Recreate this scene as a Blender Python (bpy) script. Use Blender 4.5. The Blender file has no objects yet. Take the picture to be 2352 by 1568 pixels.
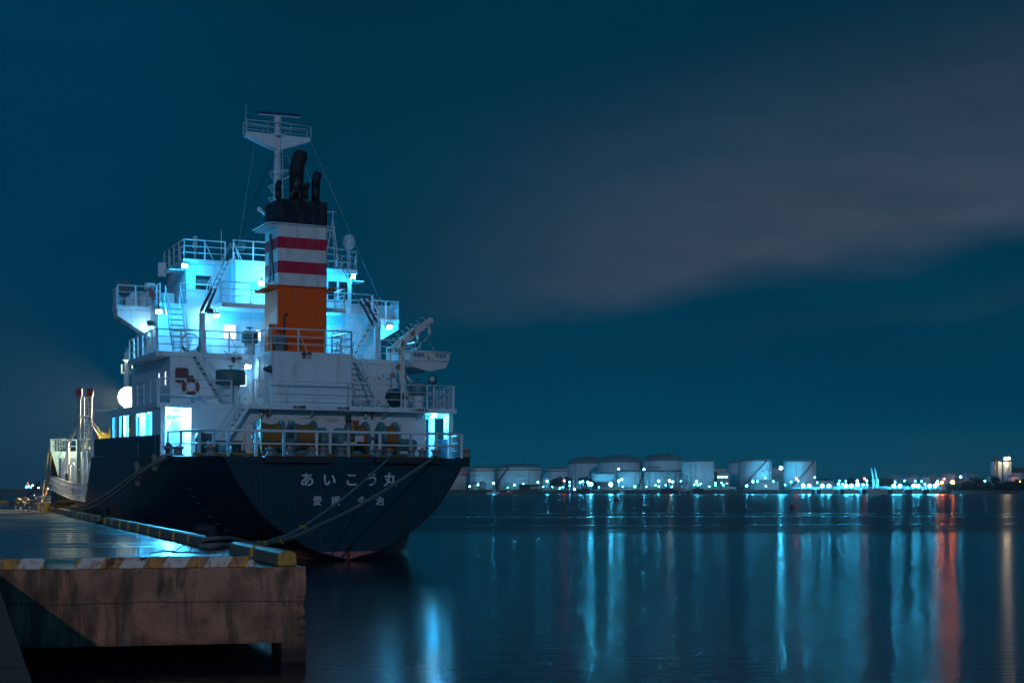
import bpy, bmesh, math, random
from mathutils import Vector, Matrix
random.seed(7)
sc = bpy.context.scene
COL = sc.collection
R = math.radians

# ------------------------------------------------------------------ camera
FPX, UC, VH, CAMZ = 3267.0, 1176.0, 1120.0, 3.75      # photo measured on a 2352 px wide copy
WATER = 0.45
cam = bpy.data.objects.new('camera', bpy.data.cameras.new('camera'))
COL.objects.link(cam)
cam.location = (0, 0, CAMZ)
cam.rotation_euler = (R(90), 0, 0)
cam.data.sensor_width = 36
cam.data.lens = FPX / 2352 * 36
cam.data.shift_y = (VH - 784) / 2352
cam.data.clip_end = 9000
sc.camera = cam
sc.view_settings.view_transform = 'Standard'
sc.view_settings.look = 'None'
sc.view_settings.exposure = 0
sc.view_settings.gamma = 1
sc.render.engine = 'CYCLES'
sc.cycles.use_denoising = True
sc.cycles.sample_clamp_indirect = 40.0
sc.cycles.max_bounces = 6

# ------------------------------------------------------------------ node helpers
def nn(nt, kind, **kw):
    n = nt.nodes.new(kind)
    for k, v in kw.items():
        if k.startswith('i_'):
            s = n.inputs[k[2:].replace('_', ' ')]
            (nt.links.new(v, s) if isinstance(v, bpy.types.NodeSocket) else setattr(s, 'default_value', v))
        elif k.startswith('n') and k[1:].isdigit():
            s = n.inputs[int(k[1:])]
            (nt.links.new(v, s) if isinstance(v, bpy.types.NodeSocket) else setattr(s, 'default_value', v))
        else:
            setattr(n, k, v)
    return n
def mth(nt, op, a, b=0.0, c=0.0, clamp=False):
    n = nn(nt, 'ShaderNodeMath', operation=op, n0=a, n1=b, n2=c)
    n.use_clamp = clamp
    return n.outputs[0]
def mapr(nt, v, a, b, c=0.0, d=1.0, smooth=True):
    n = nn(nt, 'ShaderNodeMapRange', n0=v, n1=a, n2=b, n3=c, n4=d)
    if smooth: n.interpolation_type = 'SMOOTHSTEP'
    return n.outputs[0]
def mixc(nt, f, a, b, mode='MIX'):
    n = nn(nt, 'ShaderNodeMix', data_type='RGBA', blend_type=mode)
    for i, v in ((0, f), (6, a), (7, b)):
        s = n.inputs[i]
        if isinstance(v, bpy.types.NodeSocket): nt.links.new(v, s)
        else: s.default_value = v if i == 0 else (*v, 1.0)
    return n.outputs[2]
def noise(nt, vec, scale, detail=3, rough=.55, sc3=None):
    if sc3:
        vec = nn(nt, 'ShaderNodeMapping', i_Vector=vec, i_Scale=sc3).outputs[0]
    return nn(nt, 'ShaderNodeTexNoise', i_Vector=vec, i_Scale=scale, i_Detail=detail, i_Roughness=rough).outputs[0]

# ------------------------------------------------------------------ sky (night, thin cloud lit from the city)
w = bpy.data.worlds.new('World'); sc.world = w; w.use_nodes = True
nt = w.node_tree; nt.nodes.clear()
d = nn(nt, 'ShaderNodeTexCoord').outputs['Generated']
sx = nn(nt, 'ShaderNodeSeparateXYZ', n0=d)
az = mth(nt, 'ARCTAN2', sx.outputs[0], sx.outputs[1])
el = mth(nt, 'ARCSINE', sx.outputs[2])
base = nn(nt, 'ShaderNodeValToRGB', n0=mapr(nt, el, 0.0, 0.42, smooth=False))
cr = base.color_ramp
cr.elements[0].color = (0.0003, 0.056, 0.108, 1); cr.elements[0].position = 0
cr.elements[1].color = (0.0004, 0.022, 0.045, 1); cr.elements[1].position = 1
e = cr.elements.new(0.20); e.color = (0.0003, 0.040, 0.084, 1)
e = cr.elements.new(0.55); e.color = (0.0003, 0.0295, 0.060, 1)
leftb = mixc(nt, mapr(nt, az, -0.02, -0.42), base.outputs[0], (0.0003, 0.035, 0.084))
n1 = noise(nt, d, 5.0, 5, .5, (1, 1, 3.0))
n2 = noise(nt, d, 14.0, 4, .5, (1, 1, 4.0))
wv = mth(nt, 'SUBTRACT', el, mth(nt, 'MULTIPLY_ADD', az, 0.155, 0.104))
wv = mth(nt, 'ADD', wv, mth(nt, 'MULTIPLY_ADD', n1, 0.06, -0.03))
low = mapr(nt, wv, 0.0, 0.035)
hi = mapr(nt, wv, 0.20, 0.02)
side = mapr(nt, az, -0.13, 0.16)
cl = mth(nt, 'MULTIPLY', mth(nt, 'MULTIPLY', low, hi), side)
cl = mth(nt, 'MULTIPLY', cl, mapr(nt, n2, 0.25, 0.70, 0.80, 1.08))
band2 = mth(nt, 'MULTIPLY', mth(nt, 'MULTIPLY', mapr(nt, wv, -0.045, -0.03), mapr(nt, wv, -0.005, -0.03)), mapr(nt, az, 0.02, 0.34))
cl = mth(nt, 'ADD', cl, mth(nt, 'MULTIPLY', band2, 0.10))
skyc = mixc(nt, mth(nt, 'MULTIPLY', cl, 0.95, clamp=True), leftb, (0.038, 0.060, 0.098))
# left edge and top a touch darker, as in the photograph's sky
grain = mapr(nt, n1, 0.2, 0.8, 0.9, 1.1)
skyc = mixc(nt, 1.0, skyc, nn(nt, 'ShaderNodeCombineColor', n0=grain, n1=grain, n2=grain).outputs[0], 'MULTIPLY')
glow = mth(nt, 'MULTIPLY', mapr(nt, sx.outputs[1], 0.25, -0.6, 1.0, 3.9), mapr(nt, el, -.2, .0, .3, 1.0))   # unseen sky behind the camera brightened, added to light the stern blue
bg = nn(nt, 'ShaderNodeBackground', n0=skyc, n1=glow)
nt.links.new(bg.outputs[0], nn(nt, 'ShaderNodeOutputWorld').inputs[0])

# ------------------------------------------------------------------ the one far lamp behind the camera (harbour floodlight, as a sun)
sun = bpy.data.objects.new('sun', bpy.data.lights.new('sun', 'SUN'))
COL.objects.link(sun)
sun.data.energy = 0.27
sun.data.angle = R(0.5)
sun.data.color = (0.92, 0.80, 0.84)
sun.rotation_euler = Vector((-0.88, 7.47, -1.45)).to_track_quat('-Z', 'Y').to_euler()

# ------------------------------------------------------------------ materials
M = {}
def pm(name, c1, c2=None, scale=2.0, lo=.45, hi=.7, rough=.5, rough2=None, metal=0.0, bump=0.0, bscale=30.0, sc3=None, spec=.5, detail=4):
    m = bpy.data.materials.new(name); m.use_nodes = True; M[name] = m
    nt = m.node_tree; b = nt.nodes['Principled BSDF']
    b.inputs['Roughness'].default_value = rough; b.inputs['Metallic'].default_value = metal
    b.inputs['Specular IOR Level'].default_value = spec
    co = nn(nt, 'ShaderNodeTexCoord').outputs['Object']
    f = mapr(nt, noise(nt, co, scale, detail, .6, sc3), lo, hi)
    c2 = c2 or tuple(x * .8 for x in c1)
    nt.links.new(mixc(nt, f, c1, c2), b.inputs['Base Color'])
    if rough2 is not None:
        nt.links.new(mapr(nt, f, 0, 1, rough, rough2, False), b.inputs['Roughness'])
    if bump:
        bp = nn(nt, 'ShaderNodeBump', i_Strength=bump, i_Distance=.02, i_Height=noise(nt, co, bscale, 4, .6))
        nt.links.new(bp.outputs[0], b.inputs['Normal'])
    return m
def em(name, col, s):
    m = bpy.data.materials.new(name); m.use_nodes = True; M[name] = m
    b = m.node_tree.nodes['Principled BSDF']
    b.inputs['Base Color'].default_value = (.3, .3, .3, 1)
    b.inputs['Emission Color'].default_value = (*col, 1); b.inputs['Emission Strength'].default_value = s
    return m
CYAN = (0.0, 0.46, 1.0)
pm('white paint', (.66, .73, .77), (.44, .42, .40), 1.3, .52, .82, .42, .55, sc3=(2.2, 2.2, .35))
pm('white steel', (.64, .70, .74), (.50, .50, .49), 3, .55, .8, .4)
pm('rusty white steel', (.66, .63, .60), (.30, .11, .05), 2.4, .50, .62, .5, .8, sc3=(1.5, 1.5, .6))
pm('deck green', (.045, .10, .085), (.07, .07, .055), 1.5, .4, .7, .6)
pm('grey green paint', (.22, .28, .27), (.18, .21, .20), 2, rough=.5)
pm('winch green', (.09, .22, .23), (.06, .13, .13), 2.5, .45, .75, .45)
pm('vent green', (.05, .13, .135), (.10, .09, .07), 2.0, .55, .8, .5)
pm('black rubber', (.012, .012, .016), None, rough=.6)
pm('soot black', (.010, .009, .012), (.03, .022, .022), 3, rough=.7)
pm('pipe metal', (.055, .04, .042), (.012, .010, .012), 2.0, .4, .6, .45, metal=.4)
pm('dark steel', (.05, .055, .065), (.09, .06, .045), 4, rough=.5)
pm('bitt grey', (.20, .22, .24), (.14, .10, .08), 6, .5, .75, .45)
pm('bitt dim', (.06, .075, .09), None, rough=.7)
pm('orange paint', (.95, .12, .002), (.7, .10, .004), 2, rough=.5)
pm('red paint', (.36, .035, .04), (.25, .03, .035), 3, rough=.45)
pm('red oxide', (.16, .05, .06), (.11, .04, .05), 3, rough=.5)
pm('yellow paint', (.60, .33, .02), (.40, .17, .02), 5, rough=.5)
pm('rope tan', (.30, .22, .14), (.16, .12, .09), 30, rough=.9, bump=.6, bscale=60)
pm('rope old', (.22, .19, .17), (.11, .09, .08), 30, rough=.9, bump=.6, bscale=60)
pm('rope gold', (.36, .15, .03), (.16, .065, .015), 12, .4, .65, .9, bump=.8, bscale=40, sc3=(6, 1, 1))
pm('wire', (.05, .06, .08), None, rough=.5)
pm('wire pale', (.35, .40, .42), None, rough=.5)
pm('tarp green', (.012, .05, .05), (.02, .03, .03), 3, rough=.55, bump=.6, bscale=6)
pm('tarp yellow', (.35, .32, .04), (.20, .22, .05), 3, rough=.7)
pm('grp white', (.62, .64, .66), (.55, .54, .54), 2, rough=.35)
pm('letter white', (.62, .62, .68), None, rough=.5)
pm('letter black', (.015, .015, .02), None, rough=.5)
pm('letter red', (.50, .02, .05), None, rough=.5)
pm('letter blue', (.02, .25, .45), None, rough=.5)
pm('chrome', (.45, .47, .48), None, rough=.25, metal=.9)
pm('tyre', (.02, .02, .022), None, rough=.7)
pm('window glass', (.010, .018, .02), (.03, .04, .035), 2, rough=.12)
pm('curtain', (.10, .13, .11), (.06, .08, .07), 8, rough=.8)
pm('radar blue', (.01, .03, .16), None, rough=.4)
pm('green sign', (.03, .12, .10), None, rough=.5)
em('lamp cyan', (.6, .92, 1.0), 60.0)
em('lamp cyan soft', (0.45, .85, 1.0), 9.0)
em('lamp warm', (1.0, .90, .68), 5.0)
em('window lit', (.75, .95, 1.0), 1.6)
# funnel bands
m = pm('funnel paint', (.5, .5, .5)); nt = m.node_tree; b = nt.nodes['Principled BSDF']
z = nn(nt, 'ShaderNodeSeparateXYZ', n0=nn(nt, 'ShaderNodeTexCoord').outputs['Object']).outputs[2]
rp = nn(nt, 'ShaderNodeValToRGB', n0=mapr(nt, z, 10.0, 18.0, smooth=False)); cr = rp.color_ramp; cr.interpolation = 'CONSTANT'
def fz(z): return (z - 10) / 8
bands = [(0, (1.0, .105, .0)), (fz(13.62), (.72, .72, .72)), (fz(14.25), (.60, .008, .05)), (fz(14.82), (.72, .72, .72)),
         (fz(15.44), (.60, .008, .05)), (fz(16.02), (.72, .72, .72)), (fz(16.68), (.006, .008, .018))]
cr.elements[0].color = (*bands[0][1], 1); cr.elements[1].position = 1; cr.elements[1].color = (.006, .008, .018, 1)
for p, c in bands[1:]:
    e = cr.elements.new(p); e.color = (*c, 1)
co = nn(nt, 'ShaderNodeTexCoord').outputs['Object']
nt.links.new(mixc(nt, mapr(nt, noise(nt, co, 2, 4, .6, (2, 2, .3)), .45, .85, 0, .5), rp.outputs[0], (.22, .17, .15)), b.inputs['Base Color'])
b.inputs['Roughness'].default_value = .5; b.inputs['Specular IOR Level'].default_value = .2
# hull
m = pm('hull paint', (.01, .01, .01)); nt = m.node_tree; b = nt.nodes['Principled BSDF']
co = nn(nt, 'ShaderNodeTexCoord').outputs['Object']
xyz = nn(nt, 'ShaderNodeSeparateXYZ', n0=co)
navy = mixc(nt, mapr(nt, noise(nt, co, 1.0, 4, .6, (1.2, 1.2, .25)), .42, .75), (.002, .018, .040), (.006, .011, .018))
rust = mapr(nt, noise(nt, co, .8, 5, .65, (1, 1, .5)), .62, .75, 0, .5)
navy = mixc(nt, rust, navy, (.040, .022, .024))
redb = mixc(nt, mapr(nt, noise(nt, co, 3, 4), .4, .7), (.55, .15, .14), (.36, .09, .085))
nt.links.new(mixc(nt, mapr(nt, xyz.outputs[2], .86, .89), redb, navy), b.inputs['Base Color'])
seam = mth(nt, 'ABSOLUTE', mth(nt, 'SUBTRACT', mth(nt, 'FRACT', mth(nt, 'MULTIPLY', xyz.outputs[2], .42)), .02))
seamx = mth(nt, 'ABSOLUTE', mth(nt, 'SUBTRACT', mth(nt, 'FRACT', mth(nt, 'MULTIPLY', xyz.outputs[0], .37)), .5))
seamc = mth(nt, 'MULTIPLY', mth(nt, 'MAXIMUM', mapr(nt, seam, .012, 0), mapr(nt, seamx, .006, 0)), .7)
for l in list(b.inputs['Base Color'].links):
    src = l.from_socket; nt.links.new(mixc(nt, seamc, src, (.001, .003, .006)), b.inputs['Base Color'])
hgt = mth(nt, 'ADD', mapr(nt, seam, 0, .015), mth(nt, 'MULTIPLY', mapr(nt, seamx, 0, .012), .5))
hgt = mth(nt, 'ADD', hgt, noise(nt, co, 1.3, 3))
nt.links.new(nn(nt, 'ShaderNodeBump', i_Strength=.35, i_Distance=.03, i_Height=hgt).outputs[0], b.inputs['Normal'])
b.inputs['Roughness'].default_value = .38

# ------------------------------------------------------------------ mesh builder
def tag(o, label=None, cat=None, group=None, kind=None):
    if label: o['label'] = label
    if cat: o['category'] = cat
    if group: o['group'] = group
    if kind: o['kind'] = kind
    return o
def empty(name, loc=(0, 0, 0), rot=(0, 0, 0), label=None, cat=None, group=None):
    o = bpy.data.objects.new(name, None); COL.objects.link(o)
    o.empty_display_size = .3; o.location = loc; o.rotation_euler = rot
    return tag(o, label, cat, group)
class MB:
    def __init__(s): s.v, s.f, s.sm = [], [], []
    def add(s, vs, fs, smooth=False):
        o = len(s.v); s.v += [tuple(x) for x in vs]
        for f in fs: s.f.append(tuple(i + o for i in f)); s.sm.append(smooth)
        return s
    def box(s, x0, x1, y0, y1, z0, z1):
        v = [(x, y, z) for z in (z0, z1) for y in (y0, y1) for x in (x0, x1)]
        return s.add(v, [(0, 2, 3, 1), (4, 5, 7, 6), (0, 1, 5, 4), (2, 6, 7, 3), (0, 4, 6, 2), (1, 3, 7, 5)])
    def beam(s, p, q, wd, ht, up=(0, 0, 1)):
        p, q = Vector(p), Vector(q); d = (q - p).normalized(); up = Vector(up)
        if abs(d.dot(up)) > .98: up = Vector((0, 1, 0)) if abs(d.y) < .9 else Vector((1, 0, 0))
        x = d.cross(up).normalized(); y = x.cross(d)
        v = [c + x * a * wd / 2 + y * b_ * ht / 2 for c in (p, q) for a, b_ in ((-1, -1), (1, -1), (1, 1), (-1, 1))]
        return s.add(v, [(0, 3, 2, 1), (4, 5, 6, 7), (0, 1, 5, 4), (1, 2, 6, 5), (2, 3, 7, 6), (3, 0, 4, 7)])
    def tube(s, pts, r, n=8, smooth=True):
        pts = [Vector(p) for p in pts]; rs = r if isinstance(r, (list, tuple)) else [r] * len(pts)
        base = len(s.v); vs, fs = [], []; px = None
        for i, p in enumerate(pts):
            d = ((pts[min(i + 1, len(pts) - 1)] - p).normalized() + (p - pts[max(i - 1, 0)]).normalized())
            d = d.normalized() if d.length > 1e-6 else Vector((0, 0, 1))
            if px is None:
                up = Vector((0, 0, 1)) if abs(d.z) < .9 else Vector((1, 0, 0)); px = d.cross(up).normalized()
            else:
                px = (px - d * px.dot(d)); px = px.normalized() if px.length > 1e-6 else d.orthogonal().normalized()
            py = d.cross(px)
            for k in range(n):
                a = 2 * math.pi * k / n; vs.append(p + (px * math.cos(a) + py * math.sin(a)) * rs[i])
        for i in range(len(pts) - 1):
            for k in range(n):
                fs.append((i * n + k, i * n + (k + 1) % n, (i + 1) * n + (k + 1) % n, (i + 1) * n + k))
        s.add(vs, fs, smooth)
        o = base
        s.f.append(tuple(o + k for k in range(n - 1, -1, -1))); s.sm.append(False)
        o = base + (len(pts) - 1) * n
        s.f.append(tuple(o + k for k in range(n))); s.sm.append(False)
        return s
    def lathe(s, prof, c=(0, 0, 0), n=16, axis='z', smooth=True, sx=1.0, sy=1.0):
        vs, fs = [], []; c = Vector(c)
        for r, h in prof:
            for k in range(n):
                a = 2 * math.pi * k / n; x, y = r * math.cos(a) * sx, r * math.sin(a) * sy
                p = (x, y, h) if axis == 'z' else ((h, x, y) if axis == 'x' else (y, h, x))
                vs.append(c + Vector(p))
        m_ = len(prof)
        for i in range(m_ - 1):
            for k in range(n): fs.append((i * n + k, i * n + (k + 1) % n, (i + 1) * n + (k + 1) % n, (i + 1) * n + k))
        b0 = len(s.v); s.add(vs, fs, smooth)
        s.f.append(tuple(b0 + k for k in range(n - 1, -1, -1))); s.sm.append(False)
        s.f.append(tuple(b0 + (m_ - 1) * n + k for k in range(n))); s.sm.append(False)
        return s
    def prism(s, poly, z0, z1):
        n = len(poly); a = sum(poly[i][0] * poly[(i + 1) % n][1] - poly[(i + 1) % n][0] * poly[i][1] for i in range(n))
        if a < 0: poly = poly[::-1]
        v = [(x, y, z0) for x, y in poly] + [(x, y, z1) for x, y in poly]
        return s.add(v, [tuple(range(n - 1, -1, -1)), tuple(range(n, 2 * n))] + [(i, (i + 1) % n, n + (i + 1) % n, n + i) for i in range(n)])
    def extr(s, poly3, vec):        # extrude a planar polygon
        n = len(poly3); vec = Vector(vec)
        v = [Vector(p) for p in poly3] + [Vector(p) + vec for p in poly3]
        return s.add(v, [tuple(range(n - 1, -1, -1)), tuple(range(n, 2 * n))] + [(i, (i + 1) % n, n + (i + 1) % n, n + i) for i in range(n)])
    def ball(s, c, r, n=12, m_=8, sz=1.0):
        return s.lathe([(max(.001, r * math.sin(math.pi * i / m_)), -r * sz * math.cos(math.pi * i / m_)) for i in range(m_ + 1)], c, n)
    def torus(s, c, R_, r, axis='y', n=24, k=8):
        c = Vector(c); vs, fs = [], []
        for i in range(n):
            a = 2 * math.pi * i / n
            for j in range(k):
                t = 2 * math.pi * j / k; q = R_ + r * math.cos(t); h = r * math.sin(t)
                x, y = q * math.cos(a), q * math.sin(a)
                vs.append(c + Vector((x, h, y) if axis == 'y' else ((h, x, y) if axis == 'x' else (x, y, h))))
        for i in range(n):
            for j in range(k): fs.append((i * k + j, i * k + (j + 1) % k, ((i + 1) % n) * k + (j + 1) % k, ((i + 1) % n) * k + j))
        return s.add(vs, fs, True)
    def build(s, name, mat, parent=None, bevel=0.0, loc=None):
        me = bpy.data.meshes.new(name); me.from_pydata([tuple(p) for p in s.v], [], s.f)
        me.polygons.foreach_set('use_smooth', s.sm); me.update()
        bm = bmesh.new(); bm.from_mesh(me); bmesh.ops.recalc_face_normals(bm, faces=bm.faces); bm.to_mesh(me); bm.free()
        me.materials.append(M[mat] if isinstance(mat, str) else mat)
        o = bpy.data.objects.new(name, me); COL.objects.link(o)
        if parent: o.parent = parent
        if loc: o.location = loc
        if bevel:
            md = o.modifiers.new('bevel', 'BEVEL'); md.width = bevel; md.segments = 2; md.limit_method = 'ANGLE'
        return o
def dup(o, parent=None):
    c = o.copy(); COL.objects.link(c)
    if parent: c.parent = parent
    for ch in o.children: dup(ch, c)
    return c
def at(u, v, Y): return Vector(((u - UC) / FPX * Y, Y, CAMZ - (v - VH) / FPX * Y))   # photo position at a known distance
def light(kind, loc, energy, color, radius=.15, parent=None, aim=None, spot=120, blend=.5):
    l = bpy.data.lights.new('light', kind); l.energy = energy; l.color = color
    l.shadow_soft_size = radius
    o = bpy.data.objects.new('light', l); COL.objects.link(o); o.location = loc
    if kind == 'SPOT': l.spot_size = R(spot); l.spot_blend = blend
    if aim is not None: o.rotation_euler = Vector(aim).to_track_quat('-Z', 'Y').to_euler()
    if parent: o.parent = parent
    return o
def text_mb(body, size, bold=0.0):
    c = bpy.data.curves.new('t', 'FONT'); c.body = body; c.size = size; c.align_x = 'CENTER'; c.align_y = 'CENTER'; c.offset = bold
    o = bpy.data.objects.new('t', c); COL.objects.link(o); bpy.context.view_layer.update()
    dg = bpy.context.evaluated_depsgraph_get(); me = bpy.data.meshes.new_from_object(o.evaluated_get(dg))
    mb = MB(); mb.add([v.co.copy() for v in me.vertices], [tuple(p.vertices) for p in me.polygons])
    bpy.data.objects.remove(o); bpy.data.meshes.remove(me)
    return mb
def text_on(body, size, mapf, name, mat, parent, bold=0.0):
    src = text_mb(body, size); mb = MB()
    offs = [(0, 0)] if not bold else [(0, 0), (bold, 0), (-bold, 0), (0, bold * .7), (0, -bold * .7)]
    for i, (ox, oy) in enumerate(offs):       # strokes thickened by layered copies, each 1 mm proud of the last
        vs = []
        for x, y, _ in src.v:
            p = Vector(mapf(x + ox, y + oy)); vs.append(p)
        if i:
            n = Vector(mapf(.01, 0)) - Vector(mapf(0, 0)); u = Vector(mapf(0, .01)) - Vector(mapf(0, 0)); d = n.cross(u).normalized()
            vs = [p + d * (.0012 * i) for p in vs]
        mb.add(vs, src.f)
    return mb.build(name, mat, parent)
ORD = 'first second third fourth fifth sixth seventh eighth ninth tenth eleventh twelfth thirteenth fourteenth fifteenth sixteenth seventeenth eighteenth nineteenth'.split()
TENS = {2: 'twenty', 3: 'thirty', 4: 'forty', 5: 'fifty', 6: 'sixty', 7: 'seventy', 8: 'eighty'}
def ordw(n):
    if n < 20: return ORD[n - 1]
    t, k = divmod(n, 10)
    return TENS[t][:-1] + 'ieth' if k == 0 else TENS[t] + '-' + ORD[k - 1]

# ================================================================== SETTING
# ---- water
m = pm('harbour water', (.0, .01, .02)); nt = m.node_tree; b = nt.nodes['Principled BSDF']
for l in list(b.inputs['Base Color'].links): nt.links.remove(l)
b.inputs['Base Color'].default_value = (.001, .010, .018, 1)
b.inputs['IOR'].default_value = 1.33
geo = nn(nt, 'ShaderNodeNewGeometry').outputs['Position']
sp = nn(nt, 'ShaderNodeSeparateXYZ', n0=geo)
wob = noise(nt, geo, .012, 3, .5)
yy = mth(nt, 'ADD', sp.outputs[1], mth(nt, 'MULTIPLY_ADD', wob, 40, -20))
inv = mth(nt, 'DIVIDE', 1000.0, mth(nt, 'MAXIMUM', yy, 10.0))        # 1000/distance: wind streaks crowd towards the far shore
bandn = nn(nt, 'ShaderNodeTexNoise', noise_dimensions='1D', n1=inv, i_Scale=1.25, i_Detail=2.0, i_Roughness=.6).outputs[0]
near = mapr(nt, yy, 118, 96)
far = mapr(nt, bandn, .60, .64, 0, .9)
rgh = mth(nt, 'MAXIMUM', near, far)
nt.links.new(mapr(nt, rgh, 0, 1, .28, .165, False), b.inputs['Roughness'])
rip = noise(nt, geo, 3.0, 3, .6, (.45, 1.5, 1)); rip2 = noise(nt, geo, 9.0, 2, .5, (.5, 1.3, 1))
fade = mapr(nt, sp.outputs[1], 62, 16, .02, 1)
bp = nn(nt, 'ShaderNodeBump', i_Strength=mth(nt, 'MULTIPLY', fade, .24), i_Distance=.05, i_Height=mth(nt, 'ADD', rip, mth(nt, 'MULTIPLY', rip2, .35)))
nt.links.new(bp.outputs[0], b.inputs['Normal'])
mb = MB(); mb.add([(-2000, -100, WATER), (2000, -100, WATER), (2000, 3000, WATER), (-2000, 3000, WATER)], [(0, 1, 2, 3)])
tag(mb.build('water', m), kind='structure')

# ---- quay (L-shaped concrete berth)
KX, KY = -3.92, 27.07                       # outer corner
PD = Vector((-.366, .9306, 0)); PN = Vector((PD.y, -PD.x, 0))     # along the berth, and towards the water
K2 = Vector((-9.45, 25.9, 0))               # inner corner
NEAR = Vector((-3.69, 10.94, 0)); ND = (NEAR - K2).normalized()
def berth(t, n=0.0, z=2.25): return Vector((KX, KY, 0)) + PD * t - PN * n + Vector((0, 0, z))
m = pm('wet concrete', (.1, .1, .1)); nt = m.node_tree; b = nt.nodes['Principled BSDF']
geo = nn(nt, 'ShaderNodeNewGeometry').outputs['Position']
rot = nn(nt, 'ShaderNodeMapping', i_Vector=geo, i_Rotation=(0, 0, R(-12))).outputs[0]
pud = noise(nt, rot, .55, 5, .6, (.35, 1.5, 1))
big = noise(nt, rot, .10, 3, .5, (.5, 1.4, 1))
sp = nn(nt, 'ShaderNodeSeparateXYZ', n0=rot)
edge = mth(nt, 'SUBTRACT', mth(nt, 'MULTIPLY_ADD', sp.outputs[0], 0, 0), 0)
wet = mapr(nt, mth(nt, 'ADD', pud, mth(nt, 'MULTIPLY', big, .6)), .58, .88)
jt = mth(nt, 'ABSOLUTE', mth(nt, 'SUBTRACT', mth(nt, 'FRACT', mth(nt, 'MULTIPLY', sp.outputs[1], .2)), .5))
joint = mapr(nt, jt, .0, .010, 1, 0)
dry = mixc(nt, mapr(nt, noise(nt, rot, 6, 5, .7), .35, .7), (.19, .17, .14), (.115, .105, .09))
gsp = nn(nt, 'ShaderNodeSeparateXYZ', n0=geo)
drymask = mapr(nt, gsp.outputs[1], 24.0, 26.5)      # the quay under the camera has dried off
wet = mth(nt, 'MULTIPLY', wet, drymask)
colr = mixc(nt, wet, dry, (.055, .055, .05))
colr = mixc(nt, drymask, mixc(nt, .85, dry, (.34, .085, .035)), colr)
colr = mixc(nt, joint, colr, (.02, .02, .02))
nt.links.new(colr, b.inputs['Base Color'])
nt.links.new(mth(nt, 'ADD', mapr(nt, wet, 0, 1, .42, .17, False), mapr(nt, gsp.outputs[1], 26.5, 24, 0, .4)), b.inputs['Roughness'])
nt.links.new(mapr(nt, gsp.outputs[1], 24, 26.5, .08, .5), b.inputs['Specular IOR Level'])
hh = mth(nt, 'ADD', mth(nt, 'MULTIPLY', noise(nt, rot, 3.0, 5, .65, (.5, 1.5, 1)), mapr(nt, wet, 0, 1, 1, .18, False)), mth(nt, 'MULTIPLY', joint, -.5))
nt.links.new(nn(nt, 'ShaderNodeBump', i_Strength=.25, i_Distance=.03, i_Height=hh).outputs[0], b.inputs['Normal'])
topm = m
m = pm('brown concrete', (.1, .1, .1)); nt = m.node_tree; b = nt.nodes['Principled BSDF']
geo = nn(nt, 'ShaderNodeNewGeometry').outputs['Position']
spz = nn(nt, 'ShaderNodeSeparateXYZ', n0=geo).outputs[2]
c0 = mixc(nt, mapr(nt, noise(nt, geo, 1.3, 5, .65), .38, .66), (.70, .29, .16), (.36, .145, .075))
c0 = mixc(nt, mapr(nt, noise(nt, geo, 1.1, 5, .65, (2.0, 2.0, .30)), .46, .62, 0, .85), c0, (.10, .05, .035))
c0 = mixc(nt, mapr(nt, noise(nt, geo, .9, 4, .6, (1.6, 1.6, .8)), .58, .68, 0, .7), c0, (.05, .028, .022))
c0 = mixc(nt, mapr(nt, noise(nt, geo, 1.7, 4, .6, (2.5, 2.5, .12)), .64, .72, 0, .5), c0, (.50, .40, .34))
spk = nn(nt, 'ShaderNodeTexVoronoi', i_Vector=geo, i_Scale=26.0).outputs['Distance']
c0 = mixc(nt, mth(nt, 'MULTIPLY', mapr(nt, spk, .10, .04), mapr(nt, noise(nt, geo, 4, 2), .45, .6)), c0, (.55, .50, .46))
c0 = mixc(nt, mapr(nt, noise(nt, geo, 40, 3, .7), .35, .75, 0, .55), c0, (.09, .055, .04))
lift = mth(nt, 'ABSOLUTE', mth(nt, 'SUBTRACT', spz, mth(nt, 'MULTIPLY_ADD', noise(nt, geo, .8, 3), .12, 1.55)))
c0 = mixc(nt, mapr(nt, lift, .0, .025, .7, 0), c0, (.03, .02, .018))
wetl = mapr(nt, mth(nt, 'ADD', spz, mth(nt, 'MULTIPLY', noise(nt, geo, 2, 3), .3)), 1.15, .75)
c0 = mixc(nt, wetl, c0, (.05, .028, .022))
nt.links.new(c0, b.inputs['Base Color']); b.inputs['Roughness'].default_value = .75
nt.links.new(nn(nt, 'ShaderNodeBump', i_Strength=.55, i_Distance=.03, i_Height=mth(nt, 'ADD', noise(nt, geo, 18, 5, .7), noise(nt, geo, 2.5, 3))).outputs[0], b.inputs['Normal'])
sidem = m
A = Vector((KX, KY, 0)); far1 = berth(100, 0, 0); far2 = far1 + Vector((-110, -9, 0))
nearE = NEAR + ND * 40
poly = [A, far1, far2, Vector((-150, -40, 0)), nearE, K2]
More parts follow.
